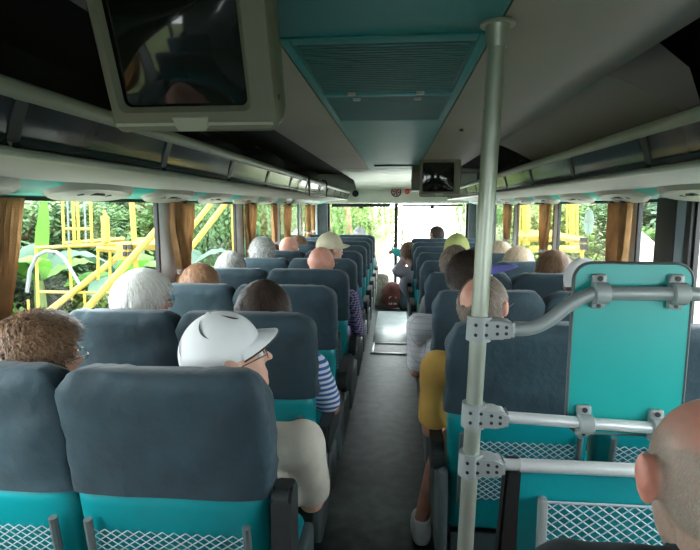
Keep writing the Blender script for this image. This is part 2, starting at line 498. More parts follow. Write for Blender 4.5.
# windshield
bm = bmesh.new()
box(bm, -0.022, 0.028, 8.20, 8.24, 0.26, 1.575); box(bm, -1.06, 1.10, 8.20, 8.24, 0.26, 0.29); box(bm, -1.06, -1.03, 8.20, 8.24, 0.26, 1.575); box(bm, 1.07, 1.10, 8.20, 8.24, 0.26, 1.575)
ws = S('window_front', bm, 'black')
for a, b in ((-1.03, -0.012), (0.018, 1.07)):
    bm = bmesh.new(); bm.faces.new([bm.verts.new(p) for p in ((a, 8.22, 0.29), (b, 8.22, 0.29), (b, 8.22, 1.575), (a, 8.22, 1.575))])
    fin('pane', bm, 'glass', ws)
for nm, a, b, lab in (('sun_blind', -0.98, -0.09, 'dark rolled sun blind across the top of the left windshield pane'), ('sun_blind', 0.09, 1.0, 'dark rolled sun blind across the top of the right windshield pane')):
    bm = bmesh.new(); tube(bm, [(a, 8.08, 1.545), (b, 8.08, 1.545)], 0.026 if a < 0 else 0.014, 12)
    o = tag(fin(nm, bm, 'black'), lab, 'sun blind')
    bm = bmesh.new(); mxp = (a + b) / 2; box(bm, mxp - 0.03, mxp + 0.03, 8.06, 8.10, 1.495, 1.535, 0.006); fin('pull_tab', bm, 'black', o)
for i, (a, b, lab) in enumerate((((-0.28, 8.31, 0.30), (-0.03, 8.28, 0.92), 'thin black wiper arm crossing the left windshield pane'), ((0.36, 8.31, 0.32), (0.08, 8.28, 0.98), 'thin black wiper arm slanting across the right windshield pane'))):
    o = empty('windshield_wiper', (a[0], a[1], a[2]), lab, 'wiper')
    A = Vector((0, 0, 0)); B = Vector(b) - Vector(a)
    bm = bmesh.new(); tube(bm, [A, B], 0.008, 8); fin('arm', bm, 'black', o)
    bm = bmesh.new(); tube(bm, [B + Vector((-0.02, 0, -0.42)), B + Vector((0.03, 0, 0.25))], 0.007, 8); fin('blade', bm, 'black', o)
# emblem and red button on header
em = empty('warning_emblem', (0.0, 7.968, 1.745), 'round black and red spoked emblem on the cream front header', 'emblem')
bm = bmesh.new(); tube(bm, [(0, 0, 0), (0, -0.008, 0)], 0.078, 28); fin('disc', bm, 'black', em)
bm = bmesh.new()
for k in range(6):
    a = k * PI / 3 + 0.3
    p = Vector((math.cos(a), 0, math.sin(a)))
    q = Vector((-math.sin(a), 0, math.cos(a)))
    pts = [p * 0.012 + q * 0.005, p * 0.055 + q * 0.008, p * 0.055 - q * 0.008, p * 0.012 - q * 0.005]
    A = [bm.verts.new(v + Vector((0, -0.0085, 0))) for v in pts]; bm.faces.new(A)
fin('spokes', bm, 'white_paint', em)
bm = bmesh.new(); tube(bm, [(0, -0.008, 0), (0, -0.012, 0)], 0.024, 16); fin('hub', bm, 'red', em)
bm = bmesh.new()
for k in range(36):
    a = 2 * PI * k / 36; a2 = 2 * PI * (k + 1) / 36
    P = [(math.cos(a) * r, -0.0087, math.sin(a) * r) for r in (0.058, 0.052)] + [(math.cos(a2) * r, -0.0087, math.sin(a2) * r) for r in (0.052, 0.058)]
    bm.faces.new([bm.verts.new(v) for v in P])
fin('ring', bm, 'white_paint', em)
bm = bmesh.new(); tube(bm, [(0.165, 7.97, 1.75), (0.165, 7.955, 1.75)], [0.04, 0.034], 20)
tag(fin('button', bm, 'red'), 'round red button beside the emblem on the front header', 'button')
bm = bmesh.new(); tube(bm, [(-0.61, 7.97, 1.72), (-0.61, 7.955, 1.72)], [0.05, 0.045], 20)
tag(fin('speaker_grille', bm, 'black'), 'small round dark speaker at the left end of the front header', 'speaker')

# ------------------------------------------------------------------ exterior ground
def ground_h(x, y):
    base = -1.12
    if x < -3.5: base += 0.20 * min(-3.5 - x, 10) + 0.25 * noise.noise(Vector((x * 0.5, y * 0.5, 0)))
    if x > 4.0: base += 0.18 * min(x - 4.0, 9) + 0.25 * noise.noise(Vector((x * 0.5, y * 0.5, 3)))
    if y > 12: base += 0.075 * min(y - 12, 34)
    return base
bm = bmesh.new()
nx, ny = 60, 80
vs = [[bm.verts.new((-30 + 60 * i / nx, -12 + 75 * j / ny, ground_h(-30 + 60 * i / nx, -12 + 75 * j / ny))) for i in range(nx + 1)] for j in range(ny + 1)]
for j in range(ny):
    for i in range(nx): bm.faces.new((vs[j][i], vs[j][i + 1], vs[j + 1][i + 1], vs[j + 1][i]))
S('ground', bm, 'earth', label='earth and grass banks beside the road')
bm = bmesh.new()
prev = None
for j in range(0, 71):
    y = -11 + j
    cx = 0.2 + (min(.8, .13 * (y - 10)) + 0.0012 * (y - 10) ** 2 if y > 10 else 0)
    hw = 3.0 if y < 10 else max(1.75, 3.0 - .25 * (y - 10))
    row = [bm.verts.new((cx + hw * s, y, -1.12 + (0.075 * min(y - 12, 34) if y > 12 else 0) + 0.05)) for s in (-1, 1)]
    if prev: bm.faces.new((prev[0], prev[1], row[1], row[0]))
    prev = row
S('road', bm, 'road', label='pale gravel road climbing ahead of the bus')
# ------------------------------------------------------------------ vegetation
def leaf_mesh(name, n, rx, ry, rz, size, mats, seed, droop=0.3, hollow=0.35, aspect=0.45, clumps=26):
    rnd = random.Random(seed)
    vs, fs = [], []
    cl = []
    for _ in range(clumps):
        v = Vector((rnd.gauss(0, 1), rnd.gauss(0, 1), rnd.gauss(0, 1))).normalized()
        cl.append(v * rnd.uniform(hollow, 0.85))
    for _ in range(n):
        c = cl[rnd.randrange(clumps)]
        p = c + Vector((rnd.gauss(0, 1), rnd.gauss(0, 1), rnd.gauss(0, 1))) * 0.16
        p = Vector((p.x * rx, p.y * ry, p.z * rz))
        a = rnd.uniform(0, 2 * PI)
        d = Vector((math.cos(a), math.sin(a), rnd.uniform(-0.6, 0.5) - droop)).normalized()
        s = d.cross(Vector((rnd.uniform(-.4, .4), rnd.uniform(-.4, .4), 1))).normalized()
        L = size * rnd.uniform(0.6, 1.4); W = L * aspect
        u = s.cross(d) * L * 0.12
        i = len(vs)
        vs += [p, p + d * L * 0.5 + s * W * 0.5 - u, p + d * L - u * 2, p + d * L * 0.5 - s * W * 0.5 - u]
        fs.append((i, i + 1, i + 2, i + 3))
    me = bpy.data.meshes.new(name)
    me.from_pydata(vs, [], fs)
    me.materials.append(M[mats])
    return me
def trunk_mesh(name, h, r, seed, rz):
    rnd = random.Random(seed)
    bm = bmesh.new()
    pts = [Vector((0.12 * noise.noise(Vector((k, seed, 0))) * k, 0.12 * noise.noise(Vector((k, 0, seed))) * k, -h + h * k / 5)) for k in range(6)]
    tube(bm, pts, [r * (1.2 - 0.1 * k) for k in range(6)], 10)
    for k in range(6):
        a = rnd.uniform(0, 2 * PI)
        e = Vector((math.cos(a) * rz * .6, math.sin(a) * rz * .6, rnd.uniform(.1, .6) * rz))
        tube(bm, [pts[4], pts[4].lerp(e, .5) + Vector((0, 0, .1)), e], [r * .5, r * .35, r * .12], 7)
    bmesh.ops.recalc_face_normals(bm, faces=bm.faces)
    me = bpy.data.meshes.new(name); bm.to_mesh(me); bm.free()
    me.materials.append(M['bark'])
    return me
crowns = [leaf_mesh('crown', 9000, 2.3, 2.3, 2.2, 0.21, 'leaf', 1), leaf_mesh('crown', 9000, 2.3, 2.3, 2.5, 0.19, 'leaf_dark', 2),
          leaf_mesh('crown', 7000, 2.2, 2.2, 2.2, 0.30, 'leaf_blue', 3, aspect=.6), leaf_mesh('crown', 8000, 2.2, 2.2, 2.4, 0.22, 'leaf_yellow', 4)]
trunks = [trunk_mesh('trunk', 3.4, 0.13, 5, 1.8), trunk_mesh('trunk', 3.4, 0.17, 9, 1.8)]
def tree(x, y, kind, s, label, group, dz=0.0, rz=0.0):
    g = ground_h(x, y)
    o = empty('tree', (x, y, g), label, 'tree', group)
    o.rotation_euler.z = rz; o.scale = (s, s, max(.25, (1.75 + .4 * (y > 14) - g) / 4.7))
    c = bpy.data.objects.new('crown', crowns[kind]); C.objects.link(c); c.parent = o; c.location = (0, 0, 2.3 + dz)
    t = bpy.data.objects.new('trunk', trunks[kind % 2]); C.objects.link(t); t.parent = o; t.location = (0, 0, 3.25)
    return o
kinds = ['mid green leafy tree', 'dark green dense tree', 'bluish broad-leaved tree', 'pale yellow-green tree']
TL = [(-8.6, 3.6, 2, 1.0, 'left of the yellow frame outside the first left window'), (-7.8, 6.3, 0, .85, 'just behind the yellow frame'),
      (-9.5, 8.6, 1, 1.2, 'behind the diagonal yellow tubes'), (-7.6, 11.0, 0, .95, 'outside the second left window'), (-6.8, 14.2, 0, .9, 'outside the third left window'),
      (-8.4, 17.5, 1, 1.2, 'far beyond the left windows'), (-5.8, 18.6, 3, .9, 'by the road, past the left windows'), (-11.5, 5.5, 1, 1.5, 'tall at the back of the left bank'),
      (-12.0, 12.5, 2, 1.5, 'at the top of the left bank'), (-3.9, 16.0, 1, .85, 'left of the road through the windshield'), (-3.2, 20.0, 0, 1.0, 'overhanging the left edge of the road'),
      (-6.0, 25.0, 0, 1.2, 'far up the left side of the road'), (-2.2, 27.0, 3, .9, 'furthest up the left road edge'),
      (-10.2, 6.6, 0, 1.1, 'at the back of the left bank beside the tallest tree'), (-9.8, 10.4, 3, 1.1, 'on the left bank beyond the diagonal tubes'), (-7.4, 4.4, 1, .8, 'behind the banana plants'), (-6.9, 9.4, 1, .8, 'in front of the left bank near the second window'),
      (-9, -1.5, 0, 1.1, 'beside the rear of the bus on the left'), (-8.5, -6, 1, 1.1, 'behind the bus on the left')]
TR = [(8.2, 4.6, 1, 1.0, 'outside the glass door on the right'), (7.8, 7.6, 0, .95, 'behind the yellow machinery'), (9.8, 10.5, 1, 1.3, 'deep behind the yellow machinery'),
      (7.4, 13.0, 0, .9, 'outside the far right windows'), (9.6, 16.5, 2, 1.2, 'far beyond the right windows'), (4.6, 17.0, 3, .8, 'right of the road through the windshield'),
      (7.6, 10.4, 1, .9, 'close behind the stacked yellow beams'), (9.2, 13.6, 3, 1.1, 'on the right bank beyond the machine'), (8.2, 18.6, 1, 1.1, 'on the far right bank past the machine'), (6.6, 9.0, 2, .7, 'between the machine and the glass door'), (9.6, 7.8, 0, 1.0, 'up the right bank near the door'),
      (6.2, 24.0, 0, 1.1, 'further up the right side of the road'), (11.6, 6.5, 2, 1.5, 'at the back of the right bank'), (8.5, 0.5, 0, 1.1, 'beside the rear of the bus on the right'), (8.5, -5, 1, 1.1, 'behind the bus on the right'),
      (8.4, 34.0, 3, 1.2, 'furthest up the right side of the road')]
for i, (x, y, k, s, lab) in enumerate(TL + TR):
    tree(x, y, k, s, kinds[k] + ' ' + lab, 'trees along the road', rz=i * 1.3)
# low bushes
bush_me = [leaf_mesh('foliage', 2600, .9, .9, .7, 0.15, 'leaf', 11, clumps=12), leaf_mesh('foliage', 2600, .9, .9, .7, 0.17, 'leaf_yellow', 12, clumps=12), leaf_mesh('foliage', 2600, .9, .9, .75, 0.2, 'leaf_dark', 13, aspect=.6, clumps=12)]
BU = [(-5.6, 5.0, 2, .8, 'dark low bush under the yellow frame'), (-5.9, 7.0, 0, .9, 'green low bush behind the yellow frame'), (-6.2, 3.4, 2, 1.1, 'dark bush at the foot of the banana plant'),
      (-5.4, 9.4, 1, .9, 'pale bush beside the second left window'), (-5.2, 12.4, 1, .9, 'pale bush beyond the third left window'), (-4.6, 15.4, 0, .9, 'green bush on the left road verge'),
      (-3.6, 19.5, 1, .8, 'pale bush at the left road edge ahead'), (5.2, 4.4, 2, .9, 'dark bush outside the bus door'), (5.4, 6.8, 0, .9, 'green bush in front of the right bank'),
      (5.4, 9.8, 1, .9, 'pale bush behind the yellow beams'), (5.2, 13.6, 0, .9, 'green bush on the right road verge'), (4.9, 18.0, 1, 1.0, 'pale bush at the right road edge ahead')]
for i, (x, y, k, s, lab) in enumerate(BU):
    o = bpy.data.objects.new('bush', bush_me[k]); C.objects.link(o)
    o.location = (x, y, ground_h(x, y) + 0.45 * s); o.scale = (s, s, s); o.rotation_euler.z = i
    tag(o, lab, 'bush', 'low bushes along the road')
# banana plants
def banana(x, y, h, n, label, seed, m='leaf_blue', lead=True):
    rnd = random.Random(seed)
    g = ground_h(x, y)
    o = empty('banana_plant', (x, y, g), label, 'plant', 'banana plants on the bank')
    bm = bmesh.new(); tube(bm, [(0, 0, -.1), (0.03, 0, h * .35), (0.0, 0.02, h * .62)], [.11, .09, .06], 12); fin('stem', bm, 'leaf_yellow', o)
    for k in range(n):
        a = 2 * PI * k / n + rnd.uniform(-.3, .3)
        up = rnd.uniform(.3, 1.1)
        if lead and k == 0: a = -0.4; up = 2.2
        L = rnd.uniform(1.1, 1.6)
        bm = bmesh.new(); rows = []
        for j in range(11):
            t = j / 10
            r = L * t * math.cos(min(up, 1.35)) + .05
            z = h * .6 + L * (math.sin(min(up, 1.35)) * t - (0.55 if up < 2 else 0.0) * t * t)
            c = Vector((math.cos(a) * r, math.sin(a) * r, z))
            sd_ = Vector((-math.sin(a), math.cos(a), 0))
            wd = 0.24 * math.sin(PI * min(1, t * .93 + .07)) ** .6 * (.45 if up > 2 else 1)
            rows.append([bm.verts.new(c + sd_ * wd * s_ + Vector((0, 0, -abs(s_) * wd * .35 + .015 * math.sin(j * 2.5)))) for s_ in (-1, -.5, 0, .5, 1)])
        for j in range(10):
            for s_ in range(4): bm.faces.new((rows[j][s_], rows[j][s_ + 1], rows[j + 1][s_ + 1], rows[j + 1][s_]))
        fin('leaf', bm, 'banana' if (up > 2 or k % 3 == 1) else m, o, 80)
    return o
banana(-5.3, 7.3, 2.1, 8, 'banana plant with one upright bright green leaf behind the yellow frame', 3)
banana(-4.3, 7.9, 2.3, 8, 'broad-leaved banana plant without upright leaf, behind the yellow uprights', 4, lead=False)
banana(-3.9, 9.4, 2.2, 7, 'banana plant behind the diagonal yellow tubes', 6, lead=False)
# brown trunks seen through the windshield
for i, (x, y, lab) in enumerate(((-1.9, 14.5, 'thin brown trunk left of the road seen through windshield'), (-1.4, 15.3, 'hanging pale brown root beside the thin trunk ahead'))):
    bm = bmesh.new()
    g = ground_h(x, y)
    tube(bm, [(x, y, g - .1), (x + .08, y, g + 1.2), (x - .05, y, g + 2.4), (x + .1, y, g + 4.0)], [.16, .12, .12, .09], 10)
    tag(fin('bare_tree', bm, 'bark'), lab, 'tree')
def vines(x, y, z0, z1, rad, n, m, label, seed):
    rnd = random.Random(seed); bm = bmesh.new()
    me_v, me_f = [], []
    for _ in range(n):
        px = x + rnd.uniform(-rad, rad); py = y + rnd.uniform(-.8, .8)
        top = z1 + rnd.uniform(-.3, .6); bot = z0 + rnd.uniform(-.2, 1.0)
        zz = top
        while zz > bot:
            a = rnd.uniform(0, 2 * PI); L = rnd.uniform(.08, .16)
            d = Vector((math.cos(a) * .5, math.sin(a) * .5, -.85)); s = Vector((-math.sin(a), math.cos(a), 0)) * L * .3
            p = Vector((px + .03 * math.sin(zz * 3), py, zz)); i = len(me_v)
            me_v += [p, p + d * L * .5 + s, p + d * L, p + d * L * .5 - s]; me_f.append((i, i + 1, i + 2, i + 3))
            zz -= .07
    me = bpy.data.meshes.new('foliage'); me.from_pydata(me_v, [], me_f)
    o = link('hanging_vines', me, m, smooth=False)
    tag(o, label, 'vines', kind='stuff')
vines(-2.2, 13.6, -.3, 3.2, 1.5, 60, 'leaf', 'hanging green vines over the left road verge ahead', 1)
vines(-1.0, 16.5, .3, 3.4, 1.2, 60, 'leaf_yellow', 'pale hanging vines further up the left road verge', 2)
vines(-4.0, 12.0, -.5, 3.0, .9, 40, 'leaf_dark', 'dark hanging vines beside the front left corner of the bus', 5)

vines(3.0, 18.5, .9, 3.4, .9, 45, 'leaf', 'green vines overhanging the right road verge ahead', 7)
# ------------------------------------------------------------------ yellow steelwork outside
def PX(px, py, Y):
    t = math.atan(68 / F_PX); ps = yaw
    F = (-math.sin(ps) * math.cos(t), math.cos(ps) * math.cos(t), -math.sin(t)); R = (math.cos(ps), math.sin(ps), 0); U = (-math.sin(ps) * math.sin(t), math.cos(ps) * math.sin(t), math.cos(t))
    a = (px - 350) / F_PX; b = (275 - py) / F_PX
    r = [F[i] + a * R[i] + b * U[i] for i in range(3)]
    s = Y / r[1]
    return Vector((r[0] * s, Y, 1.52 + r[2] * s))
fr = empty('steel_gantry', (-3.6, 6.0, ground_h(-3.6, 6)), 'yellow painted steel frame of upright bars and rails outside the first left window', 'steel frame')
off = Vector(fr.location)
def bar(a, b, r, name='bar', m='yellow', parent=fr, o_=None, square=False):
    o_ = off if o_ is None else o_
    bm = bmesh.new(); tube(bm, [a - o_, b - o_], r * .62, 4 if square else 12); return fin(name, bm, m, parent)
YF = 6.0
for (x, ya, yb, w_) in ((36, 246, 330, .035), (69, 247, 300, .032), (84, 292, 330, .03), (98, 246, 280, .03), (110, 247, 290, .03), (28, 300, 345, .03)):
    bar(PX(x, ya, YF), PX(x + 3, yb, YF) if x < 90 else PX(x, yb, YF), w_, 'post', square=True)
for (x, w_) in ((62, .032), (67, .02), (72.5, .035), (77, .03), (84, .02), (90, .032)):
    bar(PX(x, 190, YF), PX(x + 2, 245, YF), w_, 'upright', 'yellow' if w_ > .021 else 'steel', square=True)
bar(PX(35, 248, YF), PX(135, 243, YF), .035, 'rail', square=True); bar(PX(40, 292, YF), PX(128, 293, YF), .03, 'rail', square=True)
bar(PX(64, 229, YF), PX(90, 229, YF), .028, 'rail', square=True); bar(PX(64, 243.5, YF), PX(125, 239, YF + .3), .045, 'rail', square=True)
bar(PX(135, 244, YF), PX(163, 244, YF), .12, 'beam', square=True)
bar(PX(105, 216, YF), PX(106, 242, YF), .075, 'cylinder_post'); bar(PX(104, 210, YF), PX(105, 216, YF), .03, 'cylinder_cap')
bar(PX(131, 188, YF), PX(136, 268, YF), .055, 'post', square=True)
o = bar(PX(98, 248, YF), PX(122, 250, YF), .07, 'beam', square=True)
bm = bmesh.new()
for k in range(2):
    for j in range(2):
        p = PX(125 + 5 * k, 247 + 7 * j, YF - .12) - off
        box(bm, p.x - .02, p.x + .02, p.y - .02, p.y + .02, p.z - .028, p.z + .028)
c_ = PX(127.5, 250.5, YF) - off
fin('socket', bm, 'black', fr)
bm = bmesh.new(); box(bm, c_.x - .08, c_.x + .08, c_.y - .11, c_.y + .1, c_.z - .1, c_.z + .1, .005); fin('socket_block', bm, 'yellow', fr)
bm = bmesh.new(); tube(bm, [PX(p, q, YF - .2) - off for p, q in ((27, 292), (30, 270), (37, 256), (46, 251.5), (56, 252), (64, 258), (71, 270), (80, 285))], .022, 10); fin('hose', bm, 'steel', fr)
def diag(a, b, r, label):
    A, B = a, b
    bm = bmesh.new(); tube(bm, [A, B], r * .58, 16)
    bm2 = bm
    o = fin('diagonal_tube', bm2, 'yellow'); tag(o, label, 'steel tube', 'diagonal yellow tubes'); return o
diag(PX(40, 318, 5.9), PX(132, 246, 6.1), .065, 'yellow diagonal tube crossing under the rails of the frame')
diag(PX(84, 312, 5.6), PX(172, 213, 5.75), .07, 'yellow diagonal tube rising past the white-haired passenger')
diag(PX(182, 240, 8.6), PX(222, 190, 8.8), .075, 'upper yellow diagonal tube outside the second left window')
diag(PX(180, 262, 8.4), PX(236, 190, 8.7), .08, 'lower yellow diagonal tube outside the second left window')
bm = bmesh.new(); tube(bm, [PX(234, 190, 8.7), PX(238, 300, 8.7)], .07, 4); tag(fin('yellow_post', bm, 'yellow'), 'upright yellow post at the far edge of the second left window', 'post')
bm = bmesh.new(); tube(bm, [PX(150, 240, 7.4), PX(164, 240, 7.4), PX(185, 240, 7.6)], .1, 4); tag(fin('yellow_beam', bm, 'yellow'), 'broad yellow beam joining the frame beside the first white pillar', 'beam')
# right machinery
mr = empty('yellow_machine', (3.2, 9.0, ground_h(3.2, 9)), 'yellow steel machine with stacked beams and upright bars outside the right windows', 'machine')
off2 = Vector(mr.location)
def bar2(a, b, r, n, m='yellow', sq=True): return bar(a, b, r, n, m, mr, off2, sq)
YM = 9.0
bar2(PX(556, 236, YM), PX(585, 241, YM - .6), .10, 'beam'); bar2(PX(530, 249, YM), PX(584, 249, YM - .6), .09, 'beam'); bar2(PX(515, 236, YM), PX(560, 236, YM), .16, 'beam')
bm = bmesh.new()
for q in (240, 247):
    p = PX(583.5, q, YM - .72) - off2
    box(bm, p.x - .05, p.x + .05, p.y - .03, p.y + .03, p.z - .04, p.z + .04)
fin('socket', bm, 'black', mr)
for x, w_ in ((519, .05), (526, .11), (540, .04), (572, .08), (577, .035), (567, .03)):
    bar2(PX(x, 196, YM), PX(x, 245, YM), w_, 'upright')
bar2(PX(582, 250, YM - .6), PX(582, 275, YM - .6), .05, 'leg'); bar2(PX(520, 250, YM), PX(520, 285, YM), .06, 'leg'); bar2(PX(550, 250, YM), PX(550, 280, YM), .05, 'leg')
# white gable marker boards outside the door
for (px, Y_, lab) in ((641, 6.6, 'white pointed marker board outside the narrow right window'), (696, 5.3, 'white pointed marker board outside the glass door')):
    c_ = PX(px, 262, Y_)
    bm = bmesh.new()
    w_ = .16
    prism(bm, [(c_.x - w_, c_.z - 1.2), (c_.x + w_, c_.z - 1.2), (c_.x + w_, c_.z + .22), (c_.x, c_.z + .36), (c_.x - w_, c_.z + .22)], Y_, Y_ + .05)
    tag(fin('marker_board', bm, 'white_paint'), lab, 'marker board')
# round sticker on right glass
bm = bmesh.new()
p = PX(588, 222, 3.35)
yy = 3.35
k = XW / p.x
cy_, cz_ = 3.35 * k, 1.52 + (p.z - 1.52) * k
tube(bm, [(XW + .004, cy_, cz_), (XW + .006, cy_, cz_)], .085, 10)
st = tag(fin('round_sticker', bm, mat('sticker_film', (.62, .72, .66), .5, trans=.5)), 'round pale translucent sticker on the right side window glass', 'sticker')
bm = bmesh.new(); box(bm, XW + .002, XW + .0035, cy_ - .075, cy_ + .075, cz_ - .004, cz_ + .004); box(bm, XW + .002, XW + .0035, cy_ - .004, cy_ + .004, cz_ - .075, cz_ + .075); fin('cross_mark', bm, 'white', st)

# ------------------------------------------------------------------ curtains
def curtain(sx, y0, y1, label, ty=None, zt=1.30, m='curtain', seed=0, pull=.55):
    n, rows = 60, 18
    yc = (y0 + y1) / 2; hw = (y1 - y0) / 2
    tc_ = yc if ty is None else ty
    bm = bmesh.new(); R_ = []
    for j in range(rows + 1):
        t = j / rows; z = 1.548 + (0.80 - 1.548) * t
        g = math.exp(-((z - zt + .12) / .16) ** 2) * pull
        c = yc + (tc_ - yc) * (1 - math.exp(-max(0, (1.55 - z)) * 4))
        wj = hw * (1 - g)
        row = []
        for i in range(n + 1):
            s = i / n * 2 - 1
            amp = .013 * (1 + g)
            x = sx * (1.165 + amp * math.sin(i * 1.35 + seed + .3 * math.sin(t * 4)) + .004 * noise.noise(Vector((i * .4, t * 5, seed))))
            row.append(bm.verts.new((x, c + s * wj, z)))
        R_.append(row)
    for j in range(rows):
        for i in range(n): bm.faces.new((R_[j][i], R_[j][i + 1], R_[j + 1][i + 1], R_[j + 1][i]))
    o = fin('curtain', bm, m, None, 80); tag(o, label, 'curtain', 'tan window curtains')
    if zt:
        bm = bmesh.new()
        zz = zt - .12; g = pull; hwj = hw * (1 - g)
        c = yc + (tc_ - yc) * (1 - math.exp(-max(0, (1.55 - zz)) * 4))
        pts = []
        for k in range(17):
            a = 2 * PI * k / 16
            pts.append((sx * (1.163 + .026 * math.cos(a)), c + (hwj + .008) * math.sin(a), zz + .006 * math.sin(a)))
        for k in range(16):
            a, b = Vector(pts[k]), Vector(pts[k + 1]); d = Vector((0, 0, .012))
            bm.faces.new([bm.verts.new(v) for v in (a - d, b - d, b + d, a + d)])
        fin('tie_band', bm, 'tie', o)
    bm = bmesh.new(); box(bm, *sorted((sx * 1.14, sx * 1.175)), yc - .02, yc + .02, 1.540, 1.556, .003); fin('hook', bm, 'black', o)
    return o
curtain(-1, 1.24, 1.57, 'wide tan curtain at the nearest left window pillar', ty=1.34, seed=1, pull=.3)
curtain(-1, 2.67, 2.97, 'tan gathered curtain beside the first white pillar on the left', ty=2.78, seed=2)
curtain(-1, 4.02, 4.36, 'tan gathered curtain at the second white pillar on the left', ty=4.12, seed=3)
curtain(-1, 4.90, 5.10, 'narrow tan curtain at the far edge of the third left window', seed=4, pull=.4)
curtain(-1, 5.48, 5.82, 'tan gathered curtain at the third white pillar on the left', ty=5.58, seed=5)
curtain(-1, 6.82, 7.15, 'tan curtain nearest the front on the left wall', seed=6)
curtain(-1, 7.28, 7.55, 'pale tan curtain edge in the front left corner', seed=7)
curtain(-1, 0.20, 0.50, 'tan curtain on the left wall behind the camera', seed=7)
curtain(1, 2.875, 3.01, 'tan curtain left half of the pair on the nearest right pillar', seed=8, pull=.35)
curtain(1, 2.75, 2.865, 'tan curtain right half of the pair on the nearest right pillar', ty=2.80, seed=9, pull=.5)
curtain(1, 4.12, 4.42, 'tan gathered curtain left of the second right pillar', ty=4.27, seed=10)
curtain(1, 5.50, 5.85, 'tan gathered curtain at the third right pillar', ty=5.66, seed=11)
curtain(1, 6.95, 7.3, 'tan curtain nearest the front on the right wall', seed=12)

# ------------------------------------------------------------------ seats
def rings_back(hw, t0=0.0, zs=None, off_=0.0, top=1.16, rcorn=.085):
    L = []
    for z in zs:
        rear = 0.10 * max(0, (1.16 - z)) / .7
        ht = .062 if z < .9 else .062 - .012 * (z - .9) / .26
        h = hw
        if z < .75: h = hw - .018 * (.75 - z) / .3
        dz = top - z
        if dz < rcorn:
            k = 1 - dz / rcorn
            h = h - rcorn * (1 - math.sqrt(max(0, 1 - k * k)))
        if dz < .05:
            k = 1 - dz / .05
            ht2 = ht - .05 * (1 - math.sqrt(max(0, 1 - k * k)))
        else: ht2 = ht
        of = off_ if not callable(off_) else off_(z)
        L.append((z, rear + ht, h + of, ht2 + of))
    return L
ZT = [.0, .004, .012, .022, .034, .048, .066, .085]
def net_mesh(bm, x0, x1, z0, z1, yf, cell=.033, r=.0017):
    # diamond lattice of cord over rectangle; yf(z)
    def seg(a, b):
        a, b = Vector(a), Vector(b)
        d = (b - a).normalized(); s = Vector((-d.z, 0, d.x)) * r; y = Vector((0, r, 0))
        v = [bm.verts.new(p) for p in (a + s, a - y, a - s, b - s, b - y, b + s)]
        bm.faces.new((v[0], v[1], v[4], v[5])); bm.faces.new((v[1], v[2], v[3], v[4]))
    cx = cell; cz = cell * .36
    nx_ = int((x1 - x0) / cx); cx = (x1 - x0) / nx_
    nz_ = int((z1 - z0) / cz); cz = (z1 - z0) / nz_
    for j in range(nz_):
        za, zb = z1 - j * cz, z1 - (j + 1) * cz
        for i in range(nx_):
            xa = x0 + i * cx; xm = xa + cx / 2; xb = xa + cx
            if j % 2 == 0:
                seg((xa, yf(za), za), (xm, yf(zb), zb)); seg((xb, yf(za), za), (xm, yf(zb), zb))
            else:
                seg((xm, yf(za), za), (xa, yf(zb), zb)); seg((xm, yf(za), za), (xb, yf(zb), zb))
def make_seat(aisle, hw, upright, label, group, seed=0):
    """aisle: +1 aisle to the +x side, -1 to the -x side, 0 window seat"""
    o = empty('bus_seat', (0, 0, 0), label, 'seat', group)
    bm = bmesh.new()
    zs = [.40, .42, .46, .5, .6, .7, .8, .829, .845, .86, .9, 1.0, 1.05] + [1.148 - d - .008 for d in reversed(ZT)]
    loft(bm, rings_back(hw - .004, zs=zs, top=1.140, off_=lambda z: 0 if z < .83 else -.014), 40, 5)
    fin('backrest', bm, 'teal', o, 60)
    bm = bmesh.new()
    zs = [.836, .840] + [.855 + .02 * k for k in range(10)] + [1.148 - d for d in reversed(ZT)]
    loft(bm, rings_back(hw + .002, zs=zs, off_=.006, top=1.154), 72, 5, wr=.010, seed=seed)
    fin('seat_cover', bm, 'cover', o, 70)
    # cover seam piping at sides
    bm = bmesh.new()
    box(bm, -hw + .01, hw - .01, .14, .62, .36, .47, .035, 4)
    fin('seat_cushion', bm, 'teal', o, 60)
    # net pocket
    def yf(z): return 0.10 * (1.16 - z) / .7 - .012
    bm = bmesh.new(); net_mesh(bm, -hw + .055, hw - .055, .52, .745, yf, .028); fin('net_pocket', bm, 'net', o)
    for s in (-1, 1):
        bm = bmesh.new()
        tube(bm, [(s * (hw - .048), yf(.775) - .004, .775), (s * (hw - .048), yf(.51) - .004, .51)], .0105, 8)
        fin('pocket_bracket', bm, 'grey_plastic', o)
    # pedestal
    bm = bmesh.new()
    box(bm, -hw + .03, hw - .03, .20, .56, .30, .36, .01)
    box(bm, -hw + .03, hw - .03, .16, .20, .26, .34, .008)
    fin('seat_frame', bm, 'grey_plastic', o)
    for s in (-1, 1):
        bm = bmesh.new(); box(bm, s * (hw - .09) - .018, s * (hw - .09) + .018, .30, .46, 0.0, .30, .008); fin('leg', bm, 'grey_plastic', o)
    if aisle:
        x = aisle * (hw + .012)
        bm = bmesh.new()
        box(bm, *sorted((aisle * (hw - .01), aisle * (hw + .025))), .07, .26, .26, .62, .014, 3)
        box(bm, *sorted((aisle * (hw - .02), aisle * (hw + .022))), .24, .60, .26, .44, .014, 3)
        fin('side_panel', bm, 'grey_plastic', o)
        bm = bmesh.new()
        if upright:
            prism(bm, [(p[0] + .0, p[1]) for p in rrect(.05, .14, .56, .86, .03)], aisle * (hw + .008), aisle * (hw + .056), 'X')
        else:
            prism(bm, rrect(.09, .52, .595, .70, .05), aisle * (hw + .002), aisle * (hw + .048), 'X')
        bmesh.ops.bevel(bm, geom=list(bm.edges), offset=.008, segments=2, affect='EDGES')
        fin('armrest', bm, 'armrest', o, 50)
    return o
